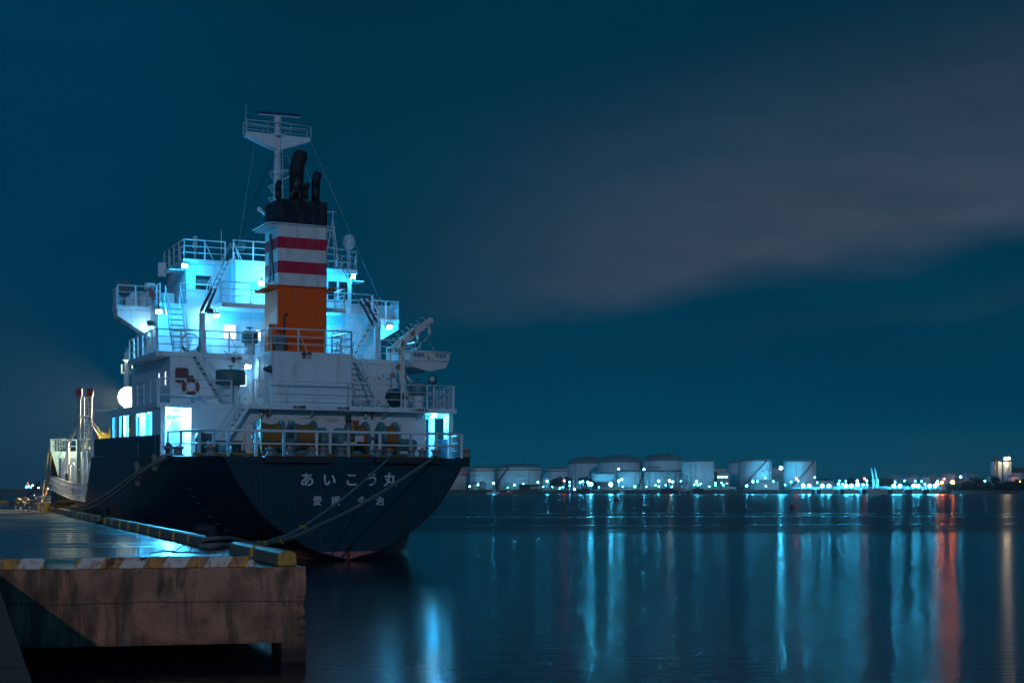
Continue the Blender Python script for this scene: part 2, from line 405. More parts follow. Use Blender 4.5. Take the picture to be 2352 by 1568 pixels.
def quay_mesh():
    mb = MB(); n = len(poly); zt, zb = 2.25, .82
    # front edge sampled so that the corner can be broken and uneven
    mb.add([(p.x, p.y, zt) for p in poly], [tuple(range(n))])
    mb.add([(p.x, p.y, zb) for p in poly], [tuple(range(n - 1, -1, -1))])
    fr_ = (A - K2).normalized(); rnd = random.Random(3)
    A1, A2 = A - fr_ * .22, A + PD * .35
    lv = [zb + (zt - zb) * k / 22 for k in range(23)]; jit = [0] + [max(0, rnd.gauss(.015, .03)) for _ in range(21)] + [0]
    for k in range(22):
        c0 = A - fr_ * jit[k] + PD * jit[k] * .8; c1 = A - fr_ * jit[k + 1] + PD * jit[k + 1] * .8
        mb.add([(A1.x, A1.y, lv[k]), (c0.x, c0.y, lv[k]), (c1.x, c1.y, lv[k + 1]), (A1.x, A1.y, lv[k + 1])], [(0, 1, 2, 3)])
        mb.add([(c0.x, c0.y, lv[k]), (A2.x, A2.y, lv[k]), (A2.x, A2.y, lv[k + 1]), (c1.x, c1.y, lv[k + 1])], [(0, 1, 2, 3)])
    for i in range(n):
        p, q = poly[i], poly[(i + 1) % n]
        if i == 0: p = A2
        if i == n - 1: q = A1
        mb.add([(p.x, p.y, zb), (q.x, q.y, zb), (q.x, q.y, zt), (p.x, p.y, zt)], [(0, 1, 2, 3)])
    # recessed wall under the apron
    inn = [A - PN * 2.6 + PD * 2.5, far1 - PN * 2.6, far2, Vector((-150, -40, 0)), nearE + Vector((-2, 0, 0)), K2 + Vector((-2, 2.5, 0))]
    for i in range(n):
        p, q = inn[i], inn[(i + 1) % n]
        mb.add([(p.x, p.y, -3), (q.x, q.y, -3), (q.x, q.y, zb), (p.x, p.y, zb)], [(0, 1, 2, 3)])
    fr = (A - K2).normalized()
    for k in range(0, 12):           # leg walls at the outer edge
        c = A - PN * .02 + PD * (9.0 * k) if k else A.copy()
        a_ = c - fr * .46 - PN * 0; 
        pts = [c, c + PD * .9, c + PD * .9 - fr * .46, c - fr * .46]
        mb.prism([(p.x - .003 * 0, p.y) for p in pts], -3, zb + .0)
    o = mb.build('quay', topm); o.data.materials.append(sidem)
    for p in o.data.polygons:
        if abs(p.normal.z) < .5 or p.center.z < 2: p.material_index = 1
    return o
tag(quay_mesh(), kind='structure')

# white lime run-off and damp patches on the face are part of the concrete; one pale drip modelled as crust
# ---- kerbs
m = pm('striped kerb paint', (.5, .5, .5)); nt = m.node_tree; b = nt.nodes['Principled BSDF']
co = nn(nt, 'ShaderNodeTexCoord').outputs['Object']; s3 = nn(nt, 'ShaderNodeSeparateXYZ', n0=co)
dg_ = mth(nt, 'FRACT', mth(nt, 'MULTIPLY', mth(nt, 'SUBTRACT', s3.outputs[0], mth(nt, 'MULTIPLY', s3.outputs[2], .62)), 1.30))
stripe = mapr(nt, dg_, .54, .56)
wear = mapr(nt, noise(nt, co, 6, 6, .75), .45, .56)
white = mixc(nt, mapr(nt, noise(nt, co, 2.2, 4, .65), .50, .68), (.88, .66, .58), (.70, .30, .09))
org = mixc(nt, mth(nt, 'SUBTRACT', 1.0, wear, clamp=True), (.88, .30, .03), (.38, .16, .09))
cc = mixc(nt, stripe, white, org)
white = white
blot = mapr(nt, noise(nt, co, 2.6, 5, .6), .56, .66)
cc = mixc(nt, mapr(nt, noise(nt, co, 5.5, 6, .7), .50, .60, 0, .7), cc, (.50, .22, .10))
cc = mixc(nt, blot, cc, (.11, .025, .012))
nt.links.new(cc, b.inputs['Base Color']); b.inputs['Roughness'].default_value = .55
nt.links.new(nn(nt, 'ShaderNodeBump', i_Strength=.3, i_Distance=.01, i_Height=noise(nt, co, 14, 5, .7)).outputs[0], b.inputs['Normal'])
frd = (A - K2).normalized(); fang = math.atan2(frd.y, frd.x)
def front_kerb(u0, u1, label):
    def pos(u):
        k = (u - UC) / FPX           # intersect the view line with the front edge line, set 6 cm back
        o_ = K2 + Vector((-frd.y, frd.x, 0)) * .06
        t = (k * o_.y - o_.x) / (frd.x - k * frd.y); return o_ + frd * t
    p, q = pos(u0), pos(u1); L = (q - p).length; r = .10; h = .205
    outl = []
    for cx, a0 in ((r, 180), (L - r, 90)):
        for i in range(7):
            a = R(a0 - 15 * i); outl.append((cx + r * math.cos(a), 0, h - r + r * math.sin(a)))
    outl = [(0, 0, 0)] + outl + [(L, 0, 0)]
    o = MB().extr(outl, (0, .2, 0)).build('kerb_bar', m, bevel=.018)
    o.location = (p.x, p.y, 2.252); o.rotation_euler = (0, 0, fang)
    return tag(o, label, 'kerb bar', 'striped steel kerb bars along the quay end')
kerbm = m
front_kerb(-170, 103, 'white and orange striped kerb bar cut by the left edge of the picture')
front_kerb(173, 585, 'long rusty white and orange striped kerb bar in the foreground')
m = pm('kerb block paint', (.5, .5, .5)); nt = m.node_tree; b = nt.nodes['Principled BSDF']
co = nn(nt, 'ShaderNodeTexCoord').outputs['Object']; s3 = nn(nt, 'ShaderNodeSeparateXYZ', n0=co)
bar = mapr(nt, mth(nt, 'FRACT', mth(nt, 'MULTIPLY', s3.outputs[1], 3.0)), .5, .56)
wear = mapr(nt, noise(nt, co, 6, 6, .72), .42, .56)
cc = mixc(nt, bar, (.36, .17, .115), (.60, .20, .02))
cc = mixc(nt, wear, cc, (.27, .135, .085))
endm = mapr(nt, s3.outputs[1], .19, .15)
cc = mixc(nt, mth(nt, 'MULTIPLY', endm, mapr(nt, noise(nt, co, 9, 5, .7), .62, .5)), cc, (.66, .30, .03))
nt.links.new(cc, b.inputs['Base Color']); b.inputs['Roughness'].default_value = .45
nt.links.new(nn(nt, 'ShaderNodeBump', i_Strength=.4, i_Distance=.01, i_Height=noise(nt, co, 16, 5, .7)).outputs[0], b.inputs['Normal'])
kb = MB(); kb.extr([(-.19, 0, 0), (.19, 0, 0), (.17, 0, .24), (.10, 0, .28), (-.10, 0, .28), (-.17, 0, .24)], (0, 2.5, 0))
first = None; t = .35; k = 0; pang = math.atan2(PD.y, PD.x) - R(90)
while t < 95:
    if 5 < t < 8.9: t = 8.9
    o = first.copy() if first else kb.build('kerb_block', m, bevel=.03)
    if first: COL.objects.link(o)
    first = first or o; k += 1
    p = berth(t, .28, 2.254); o.location = p; o.rotation_euler = (0, 0, pang + R(random.uniform(-.5, .5)))
    near = {1: 'nearest kerb block at the quay corner, with a bright orange end',
            2: 'kerb block between the corner block and the roped bollard'}
    tag(o, near.get(k, 'worn kerb block on the quay edge, %s back from the corner' % ordw(k)), 'kerb block', 'kerb blocks along the quay edge')
    t += 2.78

# ================================================================== SHIP
TH, TRIM = R(25), .02
SC, SS = math.cos(TH), math.sin(TH)
CX, CY = -7.41, 64.41
ship = empty('tanker_ship', (CX, CY, 0), (TRIM, 0, TH), 'navy-hulled white tanker with an orange, white and red funnel moored stern towards us', 'ship')
def pp(u, v, a=None, b=None):
    """ship coordinates (x starboard, y forward, z up) of a photo position lying in plane a (frame) or b (buttock)"""
    k = (u - UC) / FPX
    if a is not None: b = (k * (CY + SC * a) - CX + SS * a) / (SC - k * SS)
    else: a = (k * (CY + SS * b) - CX - SC * b) / (-SS - k * SC)
    Y = CY + SC * a + SS * b
    return Vector((b, a, CAMZ - (v - VH) * Y / FPX - TRIM * a))
def S2W(p):
    x, y, z = p; return Vector((CX - SS * y + SC * x, CY + SC * y + SS * x, z + TRIM * y))
def lerp_t(tab, x):
    if x <= tab[0][0]: return tab[0][1]
    for (x0, y0), (x1, y1) in zip(tab, tab[1:]):
        if x <= x1: return y0 + (y1 - y0) * (x - x0) / (x1 - x0)
    return tab[-1][1]
HB = [(0, 5.7), (1.5, 6.2), (3, 6.7), (5.6, 7.35), (9, 7.5), (44, 7.45), (49, 6.95), (55, 6.0), (60, 4.6), (65, 2.6), (69, .25)]
SHEER = [(0, 5.13), (25.4, 5.08), (27.9, 2.35), (34, 2.34), (46, 2.72), (47.3, 3.5), (49.4, 5.35), (60, 5.75), (69, 6.4)]
TRN = [(.50, 0), (.75, 1.05), (1.0, 1.8), (1.5, 2.6), (2.0, 3.35), (2.5, 3.95), (3.0, 4.4), (4.0, 5.1), (5.13, 5.7)]
def half(a, z):
    hb = lerp_t(HB, a); f = min(1, a / 13); f = f * f * (3 - 2 * f)
    if z > 5.13: hz = hb
    else: hz = lerp_t(TRN, z) / 5.7 * hb
    zz = max(0, min(1, (z + 4.5) / 3.0)); mid = hb * math.sqrt(max(0, 1 - (1 - zz) ** 2.2))
    if a > 44:
        g = (a - 44) / 25; mid *= (1 - g * .55 * (1 - min(1, max(0, (z + 4.5) / 10))))
    return hz * (1 - f) + mid * f
def keel(a): f = min(1, a / 13); f = f * f * (3 - 2 * f); return .50 * (1 - f) - 4.4 * f
ST = [0, .6, 1.5, 3, 4.5, 5.6, 7, 9, 11, 13, 17, 21, 25.4, 27.9, 31, 34, 40, 44, 46, 47.3, 49.4, 52, 55, 58, 60, 62.5, 65, 67, 69]
NZ = 14
mb = MB(); rows = []
for a in ST:
    zk, zt = keel(a), lerp_t(SHEER, a); row = []
    for i in range(NZ + 1):
        z = zk + (zt - zk) * (i / NZ) ** 1.0; row.append((half(a, z) if i else 0.0, a, z))
    rows.append(row)
vs, fs = [], []
for row in rows: vs += [(-x, a, z) for x, a, z in row] + [(x, a, z) for x, a, z in row]
W = 2 * (NZ + 1)
for j in range(len(ST) - 1):
    for i in range(NZ):
        a0, b0 = j * W + i, (j + 1) * W + i
        fs.append((a0, a0 + 1, b0 + 1, b0)); a0 += NZ + 1; b0 += NZ + 1; fs.append((a0, b0, b0 + 1, a0 + 1))
mb.add(vs, fs, True)
mb.add([(-x, a, z) for x, a, z in rows[0]] + [(x, a, z) for x, a, z in rows[0]], [tuple(list(range(NZ + 1)) + list(range(2 * NZ + 1, NZ, -1)))])
hull = mb.build('hull', 'hull paint', ship)
# transom edge bar
pts = [(-x, -.02, z) for x, a, z in rows[0]][::-1] + [(x, -.02, z) for x, a, z in rows[0]][1:]
MB().tube(pts, .045, 6).build('edge_bar', 'black rubber', hull)
# decks
def deckpoly(a0, a1, off, z, name):
    st = [a for a in ST if a0 < a < a1]; st = [a0] + st + [a1]
    zf = z if callable(z) else (lambda a: z)
    v = [(-(lerp_t(HB, a) - off), a, zf(a)) for a in st] + [(lerp_t(HB, a) - off, a, zf(a)) for a in st]
    n = len(st)
    return MB().add(v, [(i, i + 1, n + i + 1, n + i) for i in range(n - 1)]).build(name, 'deck green', ship)
deckpoly(0.01, 26, .04, 5.10, 'poop_deck'); deckpoly(26.2, 48, .05, lambda a: lerp_t(SHEER, max(a, 28)) - .05 if a < 46 else 2.66, 'main_deck'); deckpoly(48.9, 69, .05, lambda a: lerp_t(SHEER, max(a, 49.4)) - .03, 'forecastle_deck')
hb = 6.9
MB().add([(-hb + .9, 48.6, 2.3), (hb - .9, 48.6, 2.3), (hb, 48.9, 5.5), (-hb, 48.9, 5.5)], [(0, 1, 2, 3)]).build('break_bulkhead', 'white paint', ship); MB().add([(-7.4, 26.1, 2.2), (7.4, 26.1, 2.2), (7.4, 26.1, 5.1), (-7.4, 26.1, 5.1)], [(0, 1, 2, 3)]).build('break_bulkhead', 'white paint', ship)
MB().beam((-.0, .25, .2), (0, .25, 1.2), .25, .5).box(-.10, .10, .05, 1.4, -3, .35).build('rudder', 'red paint', ship, bevel=.04)

# name and port of registry
def letter(ch, u, v, size, mat='letter white', name='name_letter', bold=.018):
    c = pp(u, v, a=0); return text_on(ch, size, lambda x, y: (c.x + x, -.012, c.z + y), name, mat, hull, bold=bold)
for ch, u in zip('あいこう丸', (704, 755, 806, 853, 895)): letter(ch, u, 1103, .66)
for ch, u in zip('愛媛今治', (728, 770, 830, 871)): letter(ch, u, 1151, .44, bold=.007)

mb = MB()
for k in range(7):                                   # draught marks on the port quarter
    z_ = 3.6 - .32 * k; a_ = 4.2
    for da in (0, .22): mb.beam((-half(a_ + da, z_) - .02, a_ + da, z_), (-half(a_ + da + .13, z_) - .02, a_ + da + .13, z_), .02, .07)
mb.build('draught_marks', 'bitt dim', hull)
# black roller seats along the transom head
for x0, x1 in ((-3.95, -.9), (1.2, 4.45)):
    MB().box(x0, x1, -.30, .55, 4.86, 5.16).build('fairlead_seat', 'black rubber', ship, bevel=.03)
MB().box(5.55, 6.05, .2, .8, 4.75, 5.2).build('fairlead_seat', 'black rubber', ship, bevel=.03)
# bitts
def bitt(x, y, z0=5.16, r=.2, h=.36, cap='orange paint'):
    o = MB().lathe([(r * 1.25, 0), (r * 1.25, .05), (r * .85, .08), (r * .8, h * .65), (r * 1.2, h * .85), (r * 1.25, h * .95), (r * 1.05, h), (.02, h)], (x, y, z0), 14).build('bitt', 'bitt grey', ship)
    MB().lathe([(r * .55, h), (r * .3, h + .07), (.02, h + .09)], (x, y, z0), 10).build('cap', cap, o)
for u, a in ((620, .15), (665, .15), (714, .15), (778 - 37, .15), (790 - 8, .15), (866, .15), (892, .15), (943, .15), (968, .15), (999, .15)):
    bitt(pp(u, 1040, a=a).x, a)
for u, v, b in ((388, 1040, -7.0), (408, 1040, -6.9), (483, 1038, -6.3)): p = pp(u, v, b=b); bitt(p.x, p.y, 5.14, .24, .42)
bitt(6.1, .8, 5.2)
# railing helper
def rail(path, h=1.08, rails=3, step=1.5, r=.032, name='railing', mat='white steel', posts=True, brace=0, top=None, parent=None):
    mb = MB(); path = [Vector(p) for p in path]; up = Vector((0, 0, 1))
    for i in range(rails):
        f = (i + 1) / rails
        rr = (top or r * 1.25) if i == rails - 1 else r * .8
        mb.tube([p + up * h * f for p in path], rr, 6)
    if posts:
        for p, q in zip(path, path[1:]):
            n = max(1, round((q - p).length / step))
            for k in range(n + 1):
                c = p + (q - p) * (k / n); mb.beam(c, c + up * (h + .01), r * 2.2, r * 1.6)
                if brace and k % 2 == brace - 1 and k < n:
                    mb.beam(c + (q - p).normalized() * .45, c + up * h * .92, .05, .03)
    return mb.build(name, mat, parent or ship)
Z5 = 5.14
rail([(-7.05, 5.4, Z5), (-6.75, 3.9, Z5), (-6.3, 2.2, Z5), (-5.95, .9, Z5), (-5.5, .12, Z5), (-3.0, .1, Z5), (0, .1, Z5), (3, .1, Z5), (5.55, .12, Z5)], 1.13, 2, 1.45, .055)
rail([(5.6, .16, Z5), (5.95, 1.1, Z5), (6.6, 2.9, Z5), (7.1, 4.9, Z5)], 1.1, 3, .55, .04)

# ---- side shell with openings (both sides)
def shell_side(sg):
    ops = [(7.15, 10.9), (12.0, 13.5), (13.75, 15.7), (16.6, 17.9)] if sg < 0 else [(6.6, 9.6), (10.5, 13.5), (14.5, 17.5)]
    zlo, zhi, z0, z1 = 6.12, 7.22, 5.1, 7.42
    a0, a1 = 5.6, 18.6
    xs = lambda a: sg * (lerp_t(HB, a) + .02)
    mb = MB()
    def plate(p, q, za, zb):
        n = max(1, int((q - p) / 2)); 
        for i in range(n):
            u0, u1 = p + (q - p) * i / n, p + (q - p) * (i + 1) / n
            mb.extr([(xs(u0), u0, za), (xs(u1), u1, za), (xs(u1), u1, zb), (xs(u0), u0, zb)], (-sg * .10, 0, 0))
    plate(a0, a1, zhi, z1)
    prev = a0
    for p, q in ops: plate(prev, p, zlo, zhi); prev = q
    plate(prev, a1, zlo, zhi)
    mb.build('side_shell', 'white paint', ship)
    mb = MB(); plate(a0, 24.4, z0, zlo - .002); mb.build('bulwark', 'hull paint', ship)
    mb = MB(); x = xs(5.6)
    mb.box(min(x, x - sg * .24), max(x, x - sg * .24), 5.5, 5.62, 5.1, 7.42); mb.build('shell_end', 'white paint', ship)
for sg in (-1, 1): shell_side(sg)
rail([(-7.45, 24.5, 5.1), (-7.45, 25.6, 5.1)], 1.0, 3, .4, .04)
for sg in (-1, 1):   # passage fittings: stanchions and pipes seen through the openings
    for a in (7.2, 9.9, 12.4): MB().box(sg * 6.9 - .14, sg * 6.9 + .14, a, a + .16, 5.1, 7.4).build('stanchion', 'white paint', ship)
    MB().tube([(sg * 6.2, 8.5, 7.1), (sg * 6.2, 17, 7.1), (sg * 6.2, 17.2, 5.2)], .07, 8).tube([(sg * 6.35, 10, 5.2), (sg * 6.35, 10, 6.7), (sg * 6.5, 12, 6.7)], .05, 8).build('pipe', 'white steel', ship)

# ---- deckhouse tiers
def block(x0, x1, y0, y1, z0, z1, name, mat='white paint', bev=.02): return MB().box(x0, x1, y0, y1, z0, z1).build(name, mat, ship, bevel=bev)
t1 = block(-5.93, 5.92, 5.6, 19, 5.1, 7.39, 'poop_house')
MB().prism([(-7.5, 5.58), (-3.32, 5.58), (-3.32, 4.6), (7.2, 4.6), (7.45, 6), (7.45, 20.5), (-7.5, 20.5)], 7.39, 7.62).build('boat_deck', 'white paint', ship, bevel=.015)
t2 = block(-6.25, 5.6, 8.85, 19.3, 7.62, 10.0, 'boat_deck_house')
casing = block(-2.1, 1.99, 5.62, 8.9, 7.62, 10.24, 'engine_casing')
MB().prism([(-6.95, 8.8), (6.9, 8.8), (6.9, 16.5), (-6.95, 16.5)], 10.0, 10.25).build('upper_deck', 'white paint', ship, bevel=.015)
t3 = block(-6.1, 6.0, 12.6, 18.8, 10.25, 12.76, 'upper_house')
mb = MB().prism([(-3.3, 10.6), (3.3, 10.6), (3.3, 12.5), (5.6, 12.5), (5.6, 14.7), (7.85, 14.7), (7.85, 16.0), (-7.85, 16.0), (-7.85, 14.7), (-6.05, 14.7), (-6.05, 12.5), (-3.3, 12.5)], 12.76, 13.0)
mb.build('bridge_deck', 'white paint', ship, bevel=.015)
for sg in (-1, 1):   # bridge wing box: raked brackets below
    o = MB().extr([(sg * 6.1, 14.72, 12.75), (sg * 7.8, 14.72, 12.75), (sg * 7.8, 14.72, 12.45), (sg * 6.1, 14.72, 11.4)], (0, 1.2, 0)).build('wing_bracket', 'white paint', ship)
    mb = MB().box(min(sg * 7.78, sg * 7.84), max(sg * 7.78, sg * 7.84), 14.95, 15.9, 13.0, 13.95).box(min(sg * 4.6, sg * 7.77), max(sg * 4.6, sg * 7.77), 15.92, 15.98, 13.0, 13.9)
    mb.build('wing_bulwark', 'white paint', ship)
t4 = block(-4.52, 4.52, 13.3, 18.2, 13.0, 15.2, 'wheelhouse')
mb = MB().prism([(-4.75, 13.0), (-2.25, 13.0), (-2.25, 12.2), (2.25, 12.2), (2.25, 13.0), (4.75, 13.0), (4.75, 18.3), (-4.75, 18.3)], 15.2, 15.42)
mb.build('monkey_deck', 'white paint', ship, bevel=.015)
for sg in (-1, 1):
    MB().box(min(sg * 4.78, sg * 5.2), max(sg * 4.78, sg * 5.2), 17.3, 17.4, 14.95, 15.7).build('deck_coaming', 'white paint', ship); MB().box(min(sg * 4.53, sg * 5.35), max(sg * 4.53, sg * 5.35), 13.6, 15.0, 14.86, 14.93).build('door_canopy', 'white paint', ship)
block(-2.2, 2.2, 12.25, 13.35, 13.0, 15.2, 'trunk_house')

# ---- funnel
mb = MB(); x0, x1, y0, y1 = -1.26, 1.27, 7.4, 10.25; c = .09
o8 = [(x0 + c, y0), (x1 - c, y0), (x1, y0 + c), (x1, y1 - .35), (x1 - .35, y1), (x0 + .35, y1), (x0, y1 - .35), (x0, y0 + c)]
funnel = mb.prism(o8, 10.2, 17.9).build('funnel', 'funnel paint', ship)
for z in (13.62, 16.68):
    mb = MB()
    ring = [(x0 - .0, y0 - .10, z), (x1 + .35, y0 - .10, z), (x1 + .35, y1, z)]; mb.tube(ring, .03, 6)
    ring = [(x0 - .55, y1, z), (x0 - .55, y0 + .1, z), (x0 - .2, y0 - .10, z), (x0, y0 - .1, z)]; mb.tube(ring, .03, 6)
    for i in range(7):
        y = y0 + .15 + i * .4; mb.box(x0 - .5, x0 + .01, y, y + .05, z - .16, z - .02); mb.box(x1 - .01, x1 + .33, y, y + .05, z - .16, z - .02)
    mb.build('rim', 'white steel' if z > 15 else 'orange paint', funnel)
mb = MB()
for s in (-.35, .35): mb.beam((x0 - .04, 8.55 + s, 13.9), (x0 - .04, 8.75, 16.3), .05, .22)
mb.build('louvre_frame', 'dark steel', funnel)
MB().tube([(-.95, 7.36, 10.9), (-.95, 7.36, 12.1), (-.9, 7.3, 12.25), (-.8, 7.3, 12.2)], .05, 6).build('pipe', 'dark steel', funnel)
MB().box(-1.7, -1.3, 7.5, 7.9, 10.25, 11.7).build('locker', 'orange paint', funnel, bevel=.02)
def exh(pts, r, name='exhaust_pipe'):
    P = [pp(u, v, a=a) for u, v, a in pts]
    o = MB().tube(P[:3], r, 14).build(name, 'pipe metal', funnel)
    MB().tube(P[2:], [r * 1.02] * (len(P) - 3) + [r * .8], 14).build('tip', 'soot black', o)
exh([(676, 462, 8.8), (676, 430, 8.8), (676, 410, 8.8), (677, 392, 8.8), (680, 376, 8.8), (685, 362, 8.8), (687, 353, 8.8)], .36)
exh([(720, 468, 8.2), (720, 445, 8.2), (720, 430, 8.2), (720, 420, 8.2), (723, 408, 8.2), (726, 400, 8.2)], .215)
exh([(634, 460, 9.2), (634, 450, 9.2), (634, 440, 9.2), (634, 430, 9.2), (637, 418, 9.2)], .16)
exh([(697, 460, 9.2), (697, 446, 9.2), (698, 438, 9.2), (699, 432, 9.2), (702, 424, 9.2)], .15)
MB().tube([pp(u, v, a=8.0) for u, v in ((666, 462), (665, 452), (668, 444), (675, 441), (682, 445), (684, 456), (685, 465))], .10, 10).build('drain_bend', 'pipe metal', funnel)

# ---- main mast with radar yard
mx = -.08
mast = MB().tube([(mx - .04, 11.8, 15.4), (mx, 11.9, 19), (mx, 11.95, 22.6)], [.25, .2, .155], 14).build('mast', 'white paint', ship)
for sg in (-1, 1):
    xt = mx + sg * 1.72
    MB().extr([(mx + sg * .1, 11.65, 22.02), (xt, 11.65, 22.02), (xt, 11.65, 21.82), (mx + sg * .15, 11.65, 21.25)], (0, .6, 0)).build('yard', 'white paint', mast, bevel=.01)
    rail([(xt, 11.6, 22.02), (mx + sg * .6, 11.5, 22.02), (mx, 11.35, 22.02)], .58, 2, .75, .016, parent=mast)
    rail([(xt, 12.3, 22.02), (mx + sg * .6, 12.4, 22.02), (mx, 12.5, 22.02)], .58, 2, .75, .016, parent=mast)
MB().lathe([(.45, 21.96), (.45, 22.03), (.02, 22.03)], (mx, 11.95, 0), 16).build('platform', 'white paint', mast)
pl = pp(586, 264, a=11.9); pr = pp(683, 272, a=11.9)
MB().beam(pl, pr, .16, .20).build('radar_scanner', 'radar blue', mast, bevel=.02)
MB().beam(pl - Vector((0, .06, .09)), pr - Vector((0, .06, .09)), .10, .05).build('scanner_strip', 'white steel', mast)
MB().lathe([(.14, 22.6), (.21, 22.72), (.21, 22.95), (.10, 23.05), (.1, 23.1)], (mx, 11.92, 0), 12).build('scanner_gearbox', 'grp white', mast)
for u0, v0, v1 in ((559, 308, 247),): MB().tube([pp(u0, v0, a=11.9), pp(u0 + 1, v1, a=11.9)], .018, 5).build('whip_aerial', 'white steel', mast)
mb = MB()
for v in (400, 432, 460, 490, 520):
    p = pp(631, v, a=11.7); mb.torus((p.x, p.y + .05, p.z), .42, .02, 'z', 16, 5)
    for k in range(5):
        a = R(-60 - 60 * k); mb.tube([(p.x + .42 * math.cos(a), p.y + .05 + .42 * math.sin(a), p.z), (p.x + .2 * math.cos(a), p.y + .1 + .2 * math.sin(a), p.z - .35)], .012, 4)
mb.build('ladder_hoop', 'white steel', mast)
mb = MB(); p0, p1 = pp(640, 560, a=11.6), pp(638, 345, a=11.6)
for s in (-.14, .14): mb.tube([p0 + Vector((s, 0, 0)), p1 + Vector((s, 0, 0))], .018, 5)
for k in range(26): c = p0 + (p1 - p0) * (k / 26); mb.tube([c - Vector((.14, 0, 0)), c + Vector((.14, 0, 0))], .012, 4)
mb.build('mast_ladder', 'white steel', mast)
q = pp(640, 395, a=11.9); MB().beam(q, q + Vector((.9, 0, .05)), .3, .06).beam(q + Vector((.05, 0, -.5)), q + Vector((.9, 0, -.02)), .06, .06).build('bracket', 'white paint', mast)
# king posts and stays
for u, v0, v1, nm in ((462, 720, 806, 0), (862, 752, 828, 1)):
    p, q = pp(u, v1, a=9.6), pp(u, v0, a=9.6); p.z = 10.25
    MB().tube([p, q], .16, 12).extr([(p.x - .3, 9.6, 10.25), (p.x + .3, 9.6, 10.25), (p.x + .1, 9.6, 10.9), (p.x - .1, 9.6, 10.9)], (0, .03, 0)).build('king_post', 'white paint', ship)
def stay(p, q, r=.016, thick=True, mat='wire'):
    mb = MB().tube([p, q], r, 5)
    if thick: d_ = (q - p).normalized(); mb.tube([p + d_ * .1, p + d_ * .25, p + d_ * 1.5, p + d_ * 1.6], [.03, .075, .065, .02], 7)
    mb.build('stay_wire', mat, ship)
mt = Vector((mx, 11.9, 21.1))
stay(pp(456, 722, a=9.6), mt + Vector((-.15, 0, 0))); stay(pp(467, 724, a=9.6), mt + Vector((-.1, -.1, -.1)))
stay(pp(865, 745, a=9.6), mt + Vector((.15, 0, 0))); stay(pp(856, 752, a=9.6), mt + Vector((.1, -.1, -.1)))
for (u, v, a), (u2, v2) in (((496, 562, 13.2), (563, 312)), ((545, 562, 12.5), (582, 322)), ((462, 690, 12.8), (620, 455)), ((868, 690, 14.7), (706, 325)), ((820, 700, 14.7), (670, 324)), ((758, 640, 14.7), (646, 338))):
    stay(pp(u, v, a=a), pp(u2, v2, a=11.9), .012, False, 'wire pale' if u > 700 or u == 545 else 'wire')

# ---- monkey deck gear
Z15 = 15.42
rail([(-4.7, 18.2, Z15), (-4.7, 13.05, Z15), (-2.55, 13.05, Z15)], 1.0, 3, 1.2, .03, brace=2)
rail([(-2.3, 12.3, Z15), (-.2, 12.25, Z15), (2.2, 12.25, Z15), (4.7, 13.05, Z15), (4.7, 18.2, Z15)], 1.02, 3, 1.3, .03, brace=1)
dome = pp(797, 592, a=16); dz = pp(797, 565, a=16).z
o = MB().lathe([(.13, 15.4), (.13, dz - .25), (.3, dz - .12), (.3, dz - .08)], (dome.x, 16, 0), 12).build('dome_pedestal', 'white paint', ship)
r = .36
MB().lathe([(r * .9, dz - .08), (r, dz + .0), (r, dz + .22), (r * .92, dz + .38), (r * .7, dz + .52), (r * .35, dz + .60), (.02, dz + .62)], (dome.x, 16, 0), 18).build('radome', 'grp white', o)
mb = MB(); tx, ty = pp(760, 500, a=16).x, 16.0; tz = pp(760, 505, a=16).z
for dx, dy in ((-.5, .3), (.55, .3), (0, -.5)): mb.tube([(tx + dx, ty + dy, 15.4), (tx, ty, tz)], .035, 6)
for f in (.25, .5, .72):
    P3 = [Vector((tx + dx, ty + dy, 15.4)).lerp(Vector((tx, ty, tz)), f) for dx, dy in ((-.5, .3), (.55, .3), (0, -.5))]
    for i in range(3): mb.tube([P3[i], P3[(i + 1) % 3]], .02, 5)
mb.tube([(tx, ty, tz - .1), (tx, ty, tz + .45)], .03, 6).tube([(tx - .45, ty, tz + .36), (tx + .3, ty, tz + .4)], .025, 6)
mb.build('tripod_mast', 'white paint', ship)
MB().ball((tx + .3, ty, tz + .42), .09).build('anemometer', 'dark steel', ship)
p = pp(411, 600, a=16); q = pp(411, 568, a=16)
o = MB().tube([(p.x, 16, 15.4), (p.x, 16, q.z)], .05, 8).build('signal_post', 'white paint', ship)
MB().ball((p.x, 16, q.z + .06), .1).build('lamp_cap', 'red paint', o)
p = pp(445, 600, a=15)
o = MB().tube([(p.x, 15, 15.4), (p.x, 15, 16.7)], .06, 8).lathe([(.16, 16.3), (.16, 16.45), (.1, 16.6), (.12, 16.9)], (p.x, 15, 0), 10).build('signal_post', 'white paint', ship)
p = pp(505, 600, a=15); MB().tube([(p.x, 15, 15.4), (p.x, 15, 17.3)], .02, 5).build('whip_aerial', 'white steel', ship)
p = pp(553, 562, a=12.5); MB().lathe([(.24, 0), (.24, .22), (.02, .24)], (p.x, 12.6, 16.2), 14, 'y').build('search_light', 'vent green', ship)
# horn beside funnel
p = pp(600, 490, a=10.5); MB().tube([p + Vector((.3, 0, -.25)), p, p + Vector((-.3, -.3, .1))], [.07, .08, .12], 10).build('horn', 'white paint', ship)

